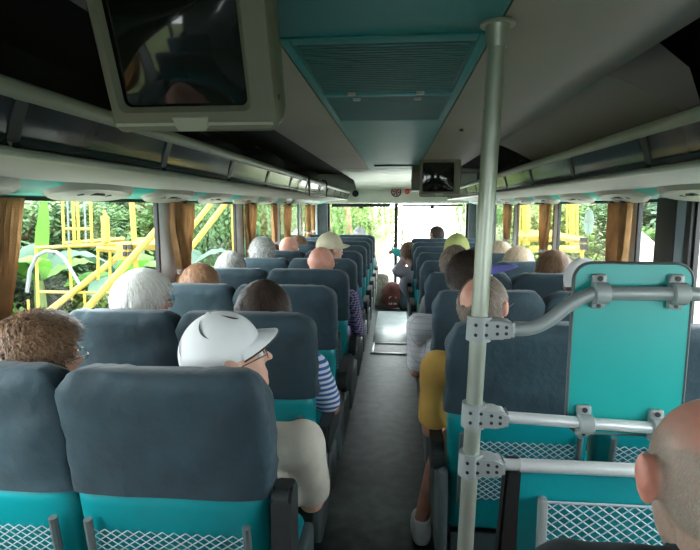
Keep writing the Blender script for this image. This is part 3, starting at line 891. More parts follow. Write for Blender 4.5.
def copy_tree(o, parent=None):
    c = o.copy(); C.objects.link(c)
    if parent is not None: c.parent = parent
    for ch in list(o.children): copy_tree(ch, c)
    return c
PITCH = .66
LX, LW, RX, RW = -.530, -.988, .418, .888
def lrow(k): return 1.08 + PITCH * k
def rrow(k): return 1.65 + PITCH * k
LA = ['nearest left aisle seat, slate cover over teal, behind the white-capped man', 'left aisle seat behind the dark-haired woman in a striped shirt', 'empty left aisle seat between the dark-haired woman and the bald man',
      'left aisle seat behind the bald man in the purple shirt', 'left aisle seat behind the beige-capped passenger', 'empty left aisle seat just in front of the beige-capped passenger', 'empty left aisle seat second in front of the beige cap',
      'left aisle seat third in front of the beige cap', 'left aisle seat last but one before the windshield', 'front left aisle seat next to the windshield, behind the white cap']
LB = ['nearest left window seat, slate cover, behind the curly brown hair', 'left window seat behind the white-haired man', 'left window seat behind the reddish-haired passenger', 'left window seat behind the straight grey hair',
      'left window seat behind the curly grey hair', 'left window seat behind the pink bald head', 'left window seat behind the brown-haired passenger near the front', 'empty left window seat ahead of the brown-haired passenger', 'left window seat last but one before the windshield', 'front left window seat beside the windshield corner']
RA = ['right aisle seat behind the balding man in yellow, beyond the pole', 'right aisle seat behind the dark curly hair and purple visor', 'right aisle seat behind the grey-haired man', 'right aisle seat behind the green-yellow cap',
      'empty right aisle seat just in front of the green-yellow cap', 'empty right aisle seat second in front of the green-yellow cap', 'right aisle seat behind the person leaning into the aisle', 'front right aisle seat under the dark-haired head']
RB = ['right window seat behind the teal panel', 'right window seat behind the white cloth hat', 'right window seat behind the brown hair', 'right window seat behind the pale blond hair', 'right window seat behind the small blond head', 'empty right window seat ahead of the small blond head', 'right window seat last but one before the windshield', 'front right window seat by the windshield corner']
p_la = make_seat(1, .243, False, '', 'bus seats left of the aisle', 1)
p_lw = make_seat(0, .216, False, '', 'bus seats left of the aisle', 5)
p_ra = make_seat(-1, .2375, False, '', 'bus seats right of the aisle', 9)
p_rw = make_seat(0, .222, False, '', 'bus seats right of the aisle', 13)
first = {}
def place(proto, x, y, label):
    o = proto if id(proto) not in first else copy_tree(proto)
    first[id(proto)] = 1
    o.location = (x, y, 0); o['label'] = label
    return o
s0 = make_seat(1, .243, True, LA[0], 'bus seats left of the aisle', 3); s0.location = (LX - .006, lrow(0), 0)
for k in range(1, 10): place(p_la, LX, lrow(k), LA[k])
for k in range(0, 10): place(p_lw, LW, lrow(k), LB[k])
for k in range(0, 8): place(p_ra, RX, rrow(k), RA[k])
for k in range(0, 8): place(p_rw, RW, rrow(k), RB[k])
place(p_la, LX, lrow(-1) - .08, 'left aisle seat beside the camera, behind the nearest left passenger')
place(p_lw, LW, lrow(-1) - .08, 'left window seat beside the camera')
place(p_ra, RX, .40, 'right aisle seat under the bald man in the foreground')
place(p_rw, RW, .40, 'right window seat beside the foreground bald man')
for k in (-2, -3):
    place(p_la, LX, lrow(k), 'left aisle seat in the rear of the bus' + (' behind the camera' if k == -2 else ', last row'))
    place(p_lw, LW, lrow(k), 'left window seat in the rear of the bus' + (' behind the camera' if k == -2 else ', last row'))
    place(p_ra, RX, .40 + .66 * (k + 1), 'right aisle seat in the rear of the bus' + (' behind the camera' if k == -2 else ', last row'))
    place(p_rw, RW, .40 + .66 * (k + 1), 'right window seat in the rear of the bus' + (' behind the camera' if k == -2 else ', last row'))

# ------------------------------------------------------------------ pole, rails, teal panel, partition
po = empty('grab_pole', (.14, 1.1, 0), 'tall satin grey grab pole from floor to ceiling at the right of the aisle', 'grab pole')
PT = Vector((.194, 1.1, CEIL)); PB = Vector((.140, 1.1, 0))
def pole_at(z): return PB.lerp(PT, z / CEIL)
bm = bmesh.new(); tube(bm, [PB - po.location, PT - po.location], .0175, 24); fin('pole', bm, 'pole', po, 50)
bm = bmesh.new()
tube(bm, [PT - po.location - Vector((0, 0, .004)), PT - po.location - Vector((0, 0, .009))], .034, 28)
tube(bm, [PT - po.location - Vector((0, 0, .008)), PT - po.location - Vector((0, 0, .05))], [.0245, .019], 24)
fin('ceiling_flange', bm, 'pole', po, 50)
bm = bmesh.new(); tube(bm, [(0, 0, 0.001), (0, 0, .008)], .05, 28); tube(bm, [(0, 0, .008), (0.002, 0, .05)], [.03, .024], 24); fin('floor_flange', bm, 'clamp', po, 50)
def smooth_path(pts, n=8):
    P = [Vector(p) for p in pts]; out = []
    for i in range(len(P) - 1):
        p0 = P[max(i - 1, 0)]; p1 = P[i]; p2 = P[i + 1]; p3 = P[min(i + 2, len(P) - 1)]
        for k in range(n):
            t = k / n
            out.append(0.5 * ((2 * p1) + (p2 - p0) * t + (2 * p0 - 5 * p1 + 4 * p2 - p3) * t * t + (3 * p1 - p0 - 3 * p2 + p3) * t ** 3))
    out.append(P[-1]); return out
YR = 1.1
def clamp(z, label, down=0.0):
    c = pole_at(z)
    o = empty('rail_clamp', c, label, 'clamp', 'grey rail clamps on the pole')
    bm = bmesh.new()
    pts = rrect(-.028, .034, -.024, .024, .01, 4)
    # sleeve round the pole
    tube(bm, [(-.001, 0, -.026), (.001, 0, .026)], [.0255, .0255], 26)
    A = [(0.0, -.025), (.045, -.019), (.068, -.017), (.072, -.012), (.072, .012), (.068, .017), (.045, .019), (0.0, .025)]
    prism(bm, [(u, v + down * u) for u, v in A], -.0225, .0225)
    bmesh.ops.bevel(bm, geom=[e for e in bm.edges if abs(e.verts[0].co.y) > .022 and abs(e.verts[1].co.y) > .022 and e.verts[0].co.x + e.verts[1].co.x > .02], offset=.006, segments=3, affect='EDGES')
    fin('sleeve', bm, 'clamp', o, 50)
    for (u, v, yy_) in ((-.010, -.010, -.0245), (-.010, .011, -.0245), (.012, -.010, -.0228), (.012, .011, -.0228), (.034, -.007, -.0228), (.052, -.006, -.0228), (.034, .009, -.0228), (.052, .007, -.0228)):
        bm = bmesh.new(); tube(bm, [(u, yy_ - .0012, v + down * u), (u, yy_ + .003, v + down * u)], .0036, 10); fin('bolt', bm, 'black', o)
    return o
clamp(1.268, 'topmost grey clamp on the pole, holding the curved handrail')
clamp(1.078, 'middle grey clamp on the pole, holding the straight rail', -.06)
clamp(.967, 'lowest grey clamp on the pole, holding the partition bar', -.02)
bm = bmesh.new()
pth = smooth_path([(pole_at(1.268).x + .03, YR, 1.268), (.245, YR, 1.266), (.285, YR, 1.270), (.32, YR, 1.288), (.355, YR, 1.318), (.39, YR, 1.339), (.43, YR, 1.345), (.62, YR, 1.346), (.92, YR, 1.345), (1.19, YR, 1.345)], 6)
tube(bm, pth, .0145, 18); tag(fin('curved_handrail', bm, 'rail', None, 60), 'grey curved handrail rising from the pole across the top of the teal panel', 'handrail')
bm = bmesh.new(); tube(bm, [(pole_at(1.078).x + .03, YR, 1.076), (.62, YR, 1.058), (1.19, YR, 1.048)], .0125, 18)
tag(fin('straight_handrail', bm, 'silver', None, 60), 'straight silver rail from the pole across the bottom of the teal panel', 'handrail')
# teal panel
tp = empty('teal_panel', (.49, 1.125, 1.04), 'flat teal rounded shield panel with grey edging clamped to the two rails', 'panel')
def tpp(lst): return [(u - .49, v - 1.04) for u, v in lst]
pan = rrect(.372, .608, 1.035, 1.405, .035)
bm = bmesh.new(); fs = prism(bm, tpp(pan), -.004, .004); fin('panel_board', bm, 'teal_panel', tp, 40)
bm = bmesh.new()
pp = [(u - .49, 0, v - 1.04) for u, v in pan]
n = len(pp)
ctr = Vector((0, 0, .18))
ra = []
for i in range(n):
    p = Vector(pp[i]); q0 = Vector(pp[i - 1]); q1 = Vector(pp[(i + 1) % n]); t = (q1 - q0).normalized(); nn = Vector((t.z, 0, -t.x))
    ra.append([bm.verts.new(p + nn * (.0035 * math.cos(a)) + Vector((0, .0065 * math.sin(a), 0))) for a in [2 * PI * k / 8 for k in range(8)]])
for i in range(n):
    for k in range(8): bm.faces.new((ra[i][k], ra[i][(k + 1) % 8], ra[(i + 1) % n][(k + 1) % 8], ra[(i + 1) % n][k]))
fin('edge_trim', bm, 'grey_plastic', tp, 60)
def pclamp(x, z, r, label):
    o = empty('panel_clamp', (x, YR, z), label, 'clamp', 'rail brackets on the teal panel')
    bm = bmesh.new(); tube(bm, [(-.016, 0, 0), (-.013, 0, 0), (.013, 0, 0), (.016, 0, 0)], [r + .004, r + .008, r + .008, r + .004], 20); fin('collar', bm, 'clamp', o, 50)
    bm = bmesh.new(); box(bm, -.015, .015, .008, .0205, -r - .02, r + .024, .005, 3); fin('bracket_plate', bm, 'clamp', o, 50)
    bm = bmesh.new(); tube(bm, [(0, .009, r + .015), (0, .005, r + .015)], .0055, 10); tube(bm, [(0, .009, -r - .013), (0, .005, -r - .013)], .004, 8); fin('screw', bm, 'black', o)
pclamp(.419, 1.345, .0145, 'upper left bracket fixing the teal panel to the curved handrail')
pclamp(.571, 1.346, .0145, 'upper right bracket fixing the teal panel to the curved handrail')
pclamp(.404, 1.065, .0125, 'lower left bracket fixing the teal panel to the straight rail')
pclamp(.552, 1.060, .0125, 'lower right bracket fixing the teal panel to the straight rail')
# partition
pt = empty('partition', (.72, 1.13, 0), 'teal padded partition with net pocket and silver top bar, in front of the bald man', 'partition')
bm = bmesh.new(); prism(bm, [(.262 - .72, .30), (1.17 - .72, .30), (1.17 - .72, .955), (.268 - .72, .955)], -.018, .018); bmesh.ops.bevel(bm, geom=list(bm.edges), offset=.01, segments=2, affect='EDGES')
fin('padded_board', bm, 'teal', pt, 50)
bm = bmesh.new()
prism(bm, [(.212 - .72, .30), (.262 - .72, .30), (.285 - .72, .965), (.248 - .72, .965)], -.022, .022); bmesh.ops.bevel(bm, geom=list(bm.edges), offset=.006, segments=2, affect='EDGES')
fin('edge_strip', bm, 'black', pt, 50)
bm = bmesh.new(); tube(bm, [(pole_at(.967).x + .04 - .72, -.028, .966), (.285 - .72, -.028, .966)], .0125, 16); tube(bm, [(.272 - .72, -.028, .966), (1.17 - .72, -.028, .962)], .0145, 16); fin('top_bar', bm, 'silver', pt, 50)
bm = bmesh.new(); net_mesh(bm, .330 - .72, .86 - .72, .62, .885, lambda z: -.034, .0265, .0017); fin('net_pocket', bm, 'net', pt)
bm = bmesh.new(); tube(bm, [(.328 - .72, -.034, .887), (.862 - .72, -.034, .887)], .003, 8); fin('pocket_hem', bm, 'net', pt)
for xx in (.325, .865):
    bm = bmesh.new(); box(bm, xx - .72 - .009, xx - .72 + .009, -.044, -.018, .60, .895, .005); fin('pocket_bracket', bm, 'clamp', pt)

# ------------------------------------------------------------------ televisions
def tv(loc, tilt, label, s=1.0):
    o = empty('television', loc, label, 'television', 'ceiling televisions', (math.radians(tilt), 0, 0))
    W, H = .314 * s, .285 * s
    bm = bmesh.new()
    # bezel: front ring from nested rounded rects
    outer = rrect(-W / 2, W / 2, 0, H, .018)
    def ring(lst, y): return [bm.verts.new((u, y, v)) for u, v in lst]
    sx0, sx1, sz0, sz1 = -W / 2 + .016, W / 2 - .044, .034, H - .018
    r0 = ring(outer, .05); r1 = ring(outer, .006); r2 = ring(rrect(-W / 2 + .005, W / 2 - .005, .005, H - .005, .016), 0)
    r3 = ring(rrect(sx0, sx1, sz0, sz1, .014), 0); r4 = ring(rrect(sx0 + .008, sx1 - .008, sz0 + .008, sz1 - .008, .012), .010)
    n = len(r0)
    for a, b in ((r0, r1), (r1, r2), (r2, r3), (r3, r4)):
        for i in range(n): bm.faces.new((a[i], a[(i + 1) % n], b[(i + 1) % n], b[i]))
    fin('bezel', bm, 'tv', o, 40)
    bm = bmesh.new()
    cx, cz = (sx0 + sx1) / 2, (sz0 + sz1) / 2; hw_, hh_ = (sx1 - sx0) / 2 - .004, (sz1 - sz0) / 2 - .004
    G = 14; g = [[bm.verts.new((cx + hw_ * (i / G * 2 - 1), 0.016 - .018 * (1 - (i / G * 2 - 1) ** 2) * (1 - (j / G * 2 - 1) ** 2), cz + hh_ * (j / G * 2 - 1))) for i in range(G + 1)] for j in range(G + 1)]
    for j in range(G):
        for i in range(G): bm.faces.new((g[j][i], g[j][i + 1], g[j + 1][i + 1], g[j + 1][i]))
    fin('screen', bm, 'tv_screen', o, 80)
    bm = bmesh.new()
    prev = None
    for (y, ins, lift) in ((.05, 0.0, 0.0), (.10, .006, .004), (.16, .03, .02), (.24, .06, .045), (.26, .07, .055)):
        rr = [bm.verts.new((u, y, v)) for u, v in rrect(-W / 2 + ins, W / 2 - ins, lift, H - ins * 1.9, .02)]
        if prev:
            for i in range(n): bm.faces.new((prev[i], prev[(i + 1) % n], rr[(i + 1) % n], rr[i]))
        prev = rr
    bm.faces.new(prev)
    fin('rear_casing', bm, 'tv', o, 40)
    bm = bmesh.new(); prism(bm, [(-W / 2 + .006, .012), (-.035, .012), (-.028, .003), (.018, .003), (.025, .012), (W / 2 - .01, .012), (W / 2 - .01, .017), (.028, .017), (-.038, .017), (-W / 2 + .006, .017)], -.003, .001)
    prism(bm, [(-.030, .005), (.020, .005), (.027, .026), (-.037, .026)], -.005, .001)
    fin('control_flap', bm, 'tv_light', o)
    bm = bmesh.new(); box(bm, W / 2 - .004, W / 2 + .002, .008, .02, .05, .058, .001); fin('side_button', bm, 'black', o)
    return o
tv((-.345, .905, 1.648), 21, 'large boxy dark television hanging from the ceiling over the left rack', .93)
tv((.335, 4.15, 1.598), 4, 'small dark television hanging far ahead above the right seats')
bm = bmesh.new(); box(bm, .135, .26, 4.62, 4.85, 1.66, CEIL - .003, .012); tag(fin('ceiling_box', bm, 'tv'), 'dark box hanging from the ceiling behind the far television', 'box')

# luggage: dark bags on the racks
def bag(x, y, z, sx_, sy_, sz_, label, seed):
    bm = bmesh.new()
    ell(bm, (0, 0, sz_ / 2), (sx_ / 2, sy_ / 2, sz_ / 2), u=28, v=18)
    for v in bm.verts:
        q = v.co
        for a, h in ((0, sx_ / 2), (1, sy_ / 2)):
            t = q[a] / h; q[a] = math.copysign(abs(t) ** .6, t) * h
        t = (q.z - sz_ / 2) / (sz_ / 2); q.z = sz_ / 2 + math.copysign(abs(t) ** .55, t) * sz_ / 2
        v.co = q + Vector((1, 1, .5)) * noise.noise(q * 14 + Vector((seed, 0, 0))) * .012
    me_o = fin('travel_bag', bm, mat('dark_bag_fabric', (.02, .022, .022), .85, bump=.3), None, 80)
    me_o.location = (x, y, z)
    tag(me_o, label, 'bag', 'bags on the luggage racks')
    bm = bmesh.new(); tube(bm, smooth_path([(0, -sy_ * .2, sz_ * .93), (0, -sy_ * .12, sz_ + .03), (0, sy_ * .12, sz_ + .03), (0, sy_ * .2, sz_ * .93)], 5), .006, 8); fin('handle', bm, 'black', me_o)
bag(-.93, 2.55, 1.678, .30, .5, .16, 'dark bag on the left rack just past the big television', 1)
bag(-.92, 3.5, 1.678, .30, .55, .20, 'dark bulky bag on the left rack behind the hanging strap', 2)
bag(-.90, 5.0, 1.678, .30, .6, .19, 'dark bag far along the left rack', 3)
bag(.98, 4.3, 1.678, .28, .6, .17, 'dark bag on the right rack beyond the duct cover', 4)
# strap and clip hanging over left rack lip
sp = empty('hanging_strap', (-.69, 4.1, 1.77), 'black strap with pale clip hanging over the left rack lip', 'strap')
bm = bmesh.new(); tube(bm, smooth_path([(-.03, 0, .01), (0, 0, .008), (.012, 0, -.02), (.010, .01, -.08), (.012, .03, -.16)], 6), .006, 8); tube(bm, smooth_path([(-.03, .05, .01), (0, .05, .008), (.012, .05, -.02), (.010, .04, -.06), (.012, .03, -.10)], 6), .005, 8); fin('webbing', bm, 'black', sp)
bm = bmesh.new(); box(bm, .006, .020, .01, .05, -.10, -.05, .004); fin('clip', bm, 'white_paint', sp)
for (x, y, lab) in ((-.7, 5.2, 'short black cord looped over the far left rack lip'), (.69, 6.6, 'short black cord hanging from the far right rack lip')):
    s_ = 1 if x < 0 else -1
    bm = bmesh.new(); tube(bm, smooth_path([(x - s_ * .03, y, 1.775), (x + s_ * .005, y, 1.775), (x + s_ * .018, y, 1.74), (x + s_ * .014, y + .01, 1.66), (x + s_ * .012, y + .02, 1.62)], 6), .006, 8)
    tag(fin('loose_strap', bm, 'black'), lab, 'strap')

# scatter at bus front: dark red bag with pale print, grey jacket hump, dark bag
def lump(name, c, r, m, label, cat, seed, amp=.03):
    bm = bmesh.new(); ell(bm, (0, 0, 0), r, u=26, v=16)
    for v in bm.verts:
        v.co += Vector((1, 1, .7)) * noise.noise(v.co * 9 + Vector((seed, 1, 2))) * amp
        if v.co.z < -r[2] * .75: v.co.z = -r[2] * .75
    o = fin(name, bm, m, None, 80); o.location = c; return tag(o, label, cat)
o = lump('red_brown_bag', (-.03, 7.75, .20), (.17, .14, .22), mat('maroon_fabric', (.10, .025, .02), .8, bump=.2), 'dark maroon bag with pale lettering at the front of the aisle', 'bag', 1)
bm = bmesh.new()
for k, (u, v_) in enumerate(((-.05, 0), (-.03, .01), (0, 0), (.022, .012), (.04, 0), (-.05, -.09), (-.02, -.09), (.02, -.09), (.045, -.09))):
    box(bm, u - .009, u + .009, -.142, -.13, v_ - .012, v_ + .014, .002)
fin('lettering', bm, 'white_paint', o)
lump('grey_jacket', (-.20, 7.9, .24), (.16, .12, .30), mat('tweed_cloth', (.23, .23, .18), .9, var=.3, vscale=60, bump=.3), 'grey-green folded jacket heaped left of the maroon bag', 'jacket', 2)
lump('dark_rucksack', (.13, 7.75, .18), (.12, .13, .24), mat('navy_fabric', (.03, .045, .06), .8, bump=.3), 'dark blue rucksack right of the maroon bag by the windshield', 'rucksack', 3)

# ------------------------------------------------------------------ people
DG = None
def capsule(bm, a, ra, b, rb, n=14):
    a, b = Vector(a), Vector(b)
    d = b - a; L = d.length
    if L < 1e-6: return ell(bm, a, (ra, ra, ra), u=n, v=8)
    d.normalize()
    pts, rs = [], []
    for k in range(1, 6):
        t = k / 5 * PI / 2
        pts.append(a - d * ra * math.cos(t)); rs.append(ra * math.sin(t))
    for k in range(4, 0, -1):
        t = k / 5 * PI / 2
        pts.append(b + d * rb * math.cos(t)); rs.append(rb * math.sin(t))
    tube(bm, pts, rs, n)
TS = bpy.data.scenes.new('workshop')
def blob_mesh(build, voxel, smooth=3):
    bm = bmesh.new(); build(bm)
    bmesh.ops.recalc_face_normals(bm, faces=bm.faces)
    me = bpy.data.meshes.new('tmp'); bm.to_mesh(me); bm.free()
    o = bpy.data.objects.new('tmp', me); TS.collection.objects.link(o)
    r = o.modifiers.new('r', 'REMESH'); r.mode = 'VOXEL'; r.voxel_size = voxel
    s = o.modifiers.new('s', 'SMOOTH'); s.iterations = smooth; s.factor = .5
    vl = TS.view_layers[0]; vl.update(); dg = vl.depsgraph; dg.update()
    out = bpy.data.meshes.new_from_object(o.evaluated_get(dg))
    bpy.data.objects.remove(o); bpy.data.meshes.remove(me)
    return out

def hairline(y):
    P = [(-1, -.72), (-.35, -.66), (-.02, -.12), (.12, .02), (.3, .18), (.55, .55), (1, .62)]
    for (a, za), (b, zb) in zip(P, P[1:]):
        if y <= b: return za + (zb - za) * max(0, (y - a)) / (b - a)
    return .62
SK = (.078, .097, .092); SKC = Vector((0, -.010, .020))
def in_mask(d, style):
    if d.z < hairline(d.y) + .05 * noise.noise(d * 4): return False
    if style == 'fringe':                      # bald over the whole top, hair ring at sides and back
        return d.z < .42 + .12 * noise.noise(d * 3)
    if style == 'crown':                       # bald round crown at the back of the top
        return d.dot(Vector((-.28, -.72, .63)).normalized()) < .77 + .05 * noise.noise(d * 5)
    return True
def hair(head, style, m, n, length, curl, mx, seed=0, vol=.012, width=.0028, shell=True):
    """hair shell and strands on the skull, one mesh, in head coordinates transformed by mx"""
    rnd = random.Random(seed)
    bm = bmesh.new()
    U_, V_ = 44, 30
    grid = []
    for j in range(V_ + 1):
        row = []
        for i in range(U_):
            th = PI * j / V_; ph = 2 * PI * i / U_
            d = Vector((math.sin(th) * math.cos(ph), math.sin(th) * math.sin(ph), math.cos(th)))
            k = vol if in_mask(d, style) else -.012
            k += (noise.noise(d * (5 + 10 * curl) + Vector((seed, 0, 0))) * (.004 + .010 * curl)) if k > 0 else 0
            row.append(bm.verts.new(mx @ (SKC + Vector((d.x * (SK[0] + k), d.y * (SK[1] + k), d.z * (SK[2] + k))))))
        grid.append(row)
    for j in range(V_ if shell else 0):
        for i in range(U_):
            try: bm.faces.new((grid[j][i], grid[j][(i + 1) % U_], grid[j + 1][(i + 1) % U_], grid[j + 1][i]))
            except Exception: pass
    crown = Vector((.0, -.35, .94)).normalized()
    cnt = 0; tries = 0
    while cnt < n and tries < n * 8:
        tries += 1
        d = Vector((rnd.gauss(0, 1), rnd.gauss(0, 1), rnd.gauss(0, 1))).normalized()
        if not in_mask(d, style): continue
        cnt += 1
        p = SKC + Vector((d.x * (SK[0] + vol * .7), d.y * (SK[1] + vol * .7), d.z * (SK[2] + vol * .7)))
        t = (d - crown); t = (t - d * t.dot(d))
        if t.length < 1e-4: t = Vector((1, 0, 0))
        t.normalize(); t = (t + Vector((0, 0, -.35))).normalized()
        b = d.cross(t).normalized()
        L = length * rnd.uniform(.6, 1.25)
        ph = rnd.uniform(0, 6.28)
        dirv = (t * (1 - curl * .5) + d * (.16 + curl * .9) + b * rnd.uniform(-.3, .3) * (1 + curl * 3)).normalized()
        pts = []; q = p.copy(); K = 4 if curl < .3 else 6
        for k in range(K + 1):
            pts.append(q.copy())
            c_ = dirv + b * math.sin(ph + k * 1.6) * curl * 1.3 + d * math.cos(ph + k * 1.6) * curl
            q = q + c_.normalized() * L / K
            # stay outside the skull
            e = q - SKC; s_ = math.sqrt((e.x / (SK[0] + vol)) ** 2 + (e.y / (SK[1] + vol)) ** 2 + (e.z / (SK[2] + vol)) ** 2)
            if s_ < 1.0 and q.z > -.09: q = SKC + e / s_
            dirv = (dirv + Vector((0, 0, -.12))).normalized()
        wv = width * rnd.uniform(.7, 1.3)
        prev = None
        for k, q in enumerate(pts):
            w2 = wv * (1 - .7 * k / K)
            a = bm.verts.new(mx @ (q - b * w2)); c2 = bm.verts.new(mx @ (q + b * w2))
            if prev: bm.faces.new((prev[0], prev[1], c2, a))
            prev = (a, c2)
    me = bpy.data.meshes.new('hair'); bm.to_mesh(me); bm.free()
    nshell = U_ * (V_ + 1); per = 2 * (5 if curl < .3 else 7)
    at = me.attributes.new('tone', 'FLOAT', 'POINT')
    rt = random.Random(seed + 99); vals = [.25] * nshell
    while len(vals) < len(me.vertices):
        vals += [rt.random()] * per
    at.data.foreach_set('value', vals[:len(me.vertices)])
    return link('hair', me, m, head, 180)

def make_cap(root, m, mx, brim_m=None, visor=False, slashes=False, brim_len=.075):
    bm = bmesh.new()
    g = []
    U_, V_ = 40, 14
    R_ = Vector((SK[0] + .012, SK[1] + .012, SK[2] + .018))
    for j in range(V_ + 1):
        th = (.5 * PI + .12) * j / V_; row = []
        if visor: th = .5 * PI - .42 + .54 * j / V_
        for i in range(U_):
            ph = 2 * PI * i / U_
            k = 1 + .012 * abs(math.sin(ph * 3)) * (0 if visor else 1)
            row.append(bm.verts.new(mx @ (SKC + Vector((0, 0, .012)) + Vector((math.sin(th) * math.cos(ph) * R_.x * k, math.sin(th) * math.sin(ph) * R_.y * k, math.cos(th) * R_.z)))))
        g.append(row)
    for j in range(V_):
        for i in range(U_): bm.faces.new((g[j][i], g[j][(i + 1) % U_], g[j + 1][(i + 1) % U_], g[j + 1][i]))
    bmesh.ops.remove_doubles(bm, verts=bm.verts, dist=.0005)
    o = fin('visor_band' if visor else 'cap', bm, m, root, 80)
    bm = bmesh.new()
    top, bot = [], []
    for j in range(7):
        r = j / 6
        rt, rb = [], []
        for i in range(19):
            a = math.radians(20 + 140 * i / 18)
            ext = brim_len * r * math.sin(math.radians(180 * i / 18)) ** .55
            x = math.cos(a) * (R_.x + .002) * (1 + .05 * r); y = math.sin(a) * (R_.y + ext)
            z = .030 - .016 * r - .9 * (x ** 2) * (1.5 + r)
            rt.append(bm.verts.new(mx @ (SKC + Vector((x, y, z + .002))))); rb.append(bm.verts.new(mx @ (SKC + Vector((x, y, z - .002)))))
        top.append(rt); bot.append(rb)
    for j in range(6):
        for i in range(18):
            bm.faces.new((top[j][i], top[j][i + 1], top[j + 1][i + 1], top[j + 1][i])); bm.faces.new((bot[j][i], bot[j + 1][i], bot[j + 1][i + 1], bot[j][i + 1]))
    for i in range(18): bm.faces.new((top[6][i], top[6][i + 1], bot[6][i + 1], bot[6][i]))
    fin('brim', bm, brim_m or m, o, 80)
    if slashes:
        bm = bmesh.new()
        ed_ = []
        for i in range(19):
            a = math.radians(20 + 140 * i / 18); ext = brim_len * math.sin(math.radians(180 * i / 18)) ** .55
            x = math.cos(a) * (R_.x + .002) * 1.05; y = math.sin(a) * (R_.y + ext)
            ed_.append(mx @ (SKC + Vector((x, y, .014 - .9 * x * x * 2.5 - .001))))
        tube(bm, ed_, .0028, 6); fin('brim_piping', bm, 'black', o, 80)
    if not visor:
        bm = bmesh.new(); p = mx @ (SKC + Vector((0, 0, .012 + R_.z))); ell(bm, p, (.007, .007, .005), u=10, v=6); fin('top_button', bm, m, o)
    if slashes:
        for (ph0, th0, ph1, th1, w_) in ((1.7, .20, 2.5, .75, .003), (3.5, .30, 4.2, .85, .0032), (4.55, .55, 5.05, 1.25, .004), (5.5, .3, 6.0, .95, .0032), (2.8, .7, 3.45, 1.2, .003), (.6, .4, 1.0, .8, .003)):
            bm = bmesh.new(); prev = None
            for k in range(9):
                t = k / 8; ph = ph0 + (ph1 - ph0) * t; th = th0 + (th1 - th0) * t + .08 * math.sin(PI * t)
                d = Vector((math.sin(th) * math.cos(ph) * R_.x, math.sin(th) * math.sin(ph) * R_.y, math.cos(th) * R_.z)) * 1.02
                dp = Vector((-math.sin(ph), math.cos(ph), .3)) * w_ * math.sin(PI * t)
                a = bm.verts.new(mx @ (SKC + Vector((0, 0, .012)) + d - dp)); b = bm.verts.new(mx @ (SKC + Vector((0, 0, .012)) + d + dp))
                if prev: bm.faces.new((prev[0], prev[1], b, a))
                prev = (a, b)
            fin('black_slash', bm, 'black', o, 80)
        o['label'] = 'white cap with black slash marks'
    return o

def make_glasses(root, mx):
    bm = bmesh.new()
    for s in (-1, 1):
        pts = [mx @ Vector((s * .033 + .024 * math.cos(2 * PI * k / 16), .098 + .004 * math.cos(2 * PI * k / 16) * -s, -.002 + .017 * math.sin(2 * PI * k / 16))) for k in range(17)]
        tube(bm, pts, .0013, 6)
        tube(bm, [mx @ Vector(p) for p in ((s * .057, .095, .004), (s * .076, .085, .004), (s * .083, .02, .002), (s * .082, -.012, -.012))], .0014, 6)
    tube(bm, [mx @ Vector((-.009, .1, .002)), mx @ Vector((.009, .1, .002))], .0014, 6)
    return fin('glasses', bm, 'glasses', root)

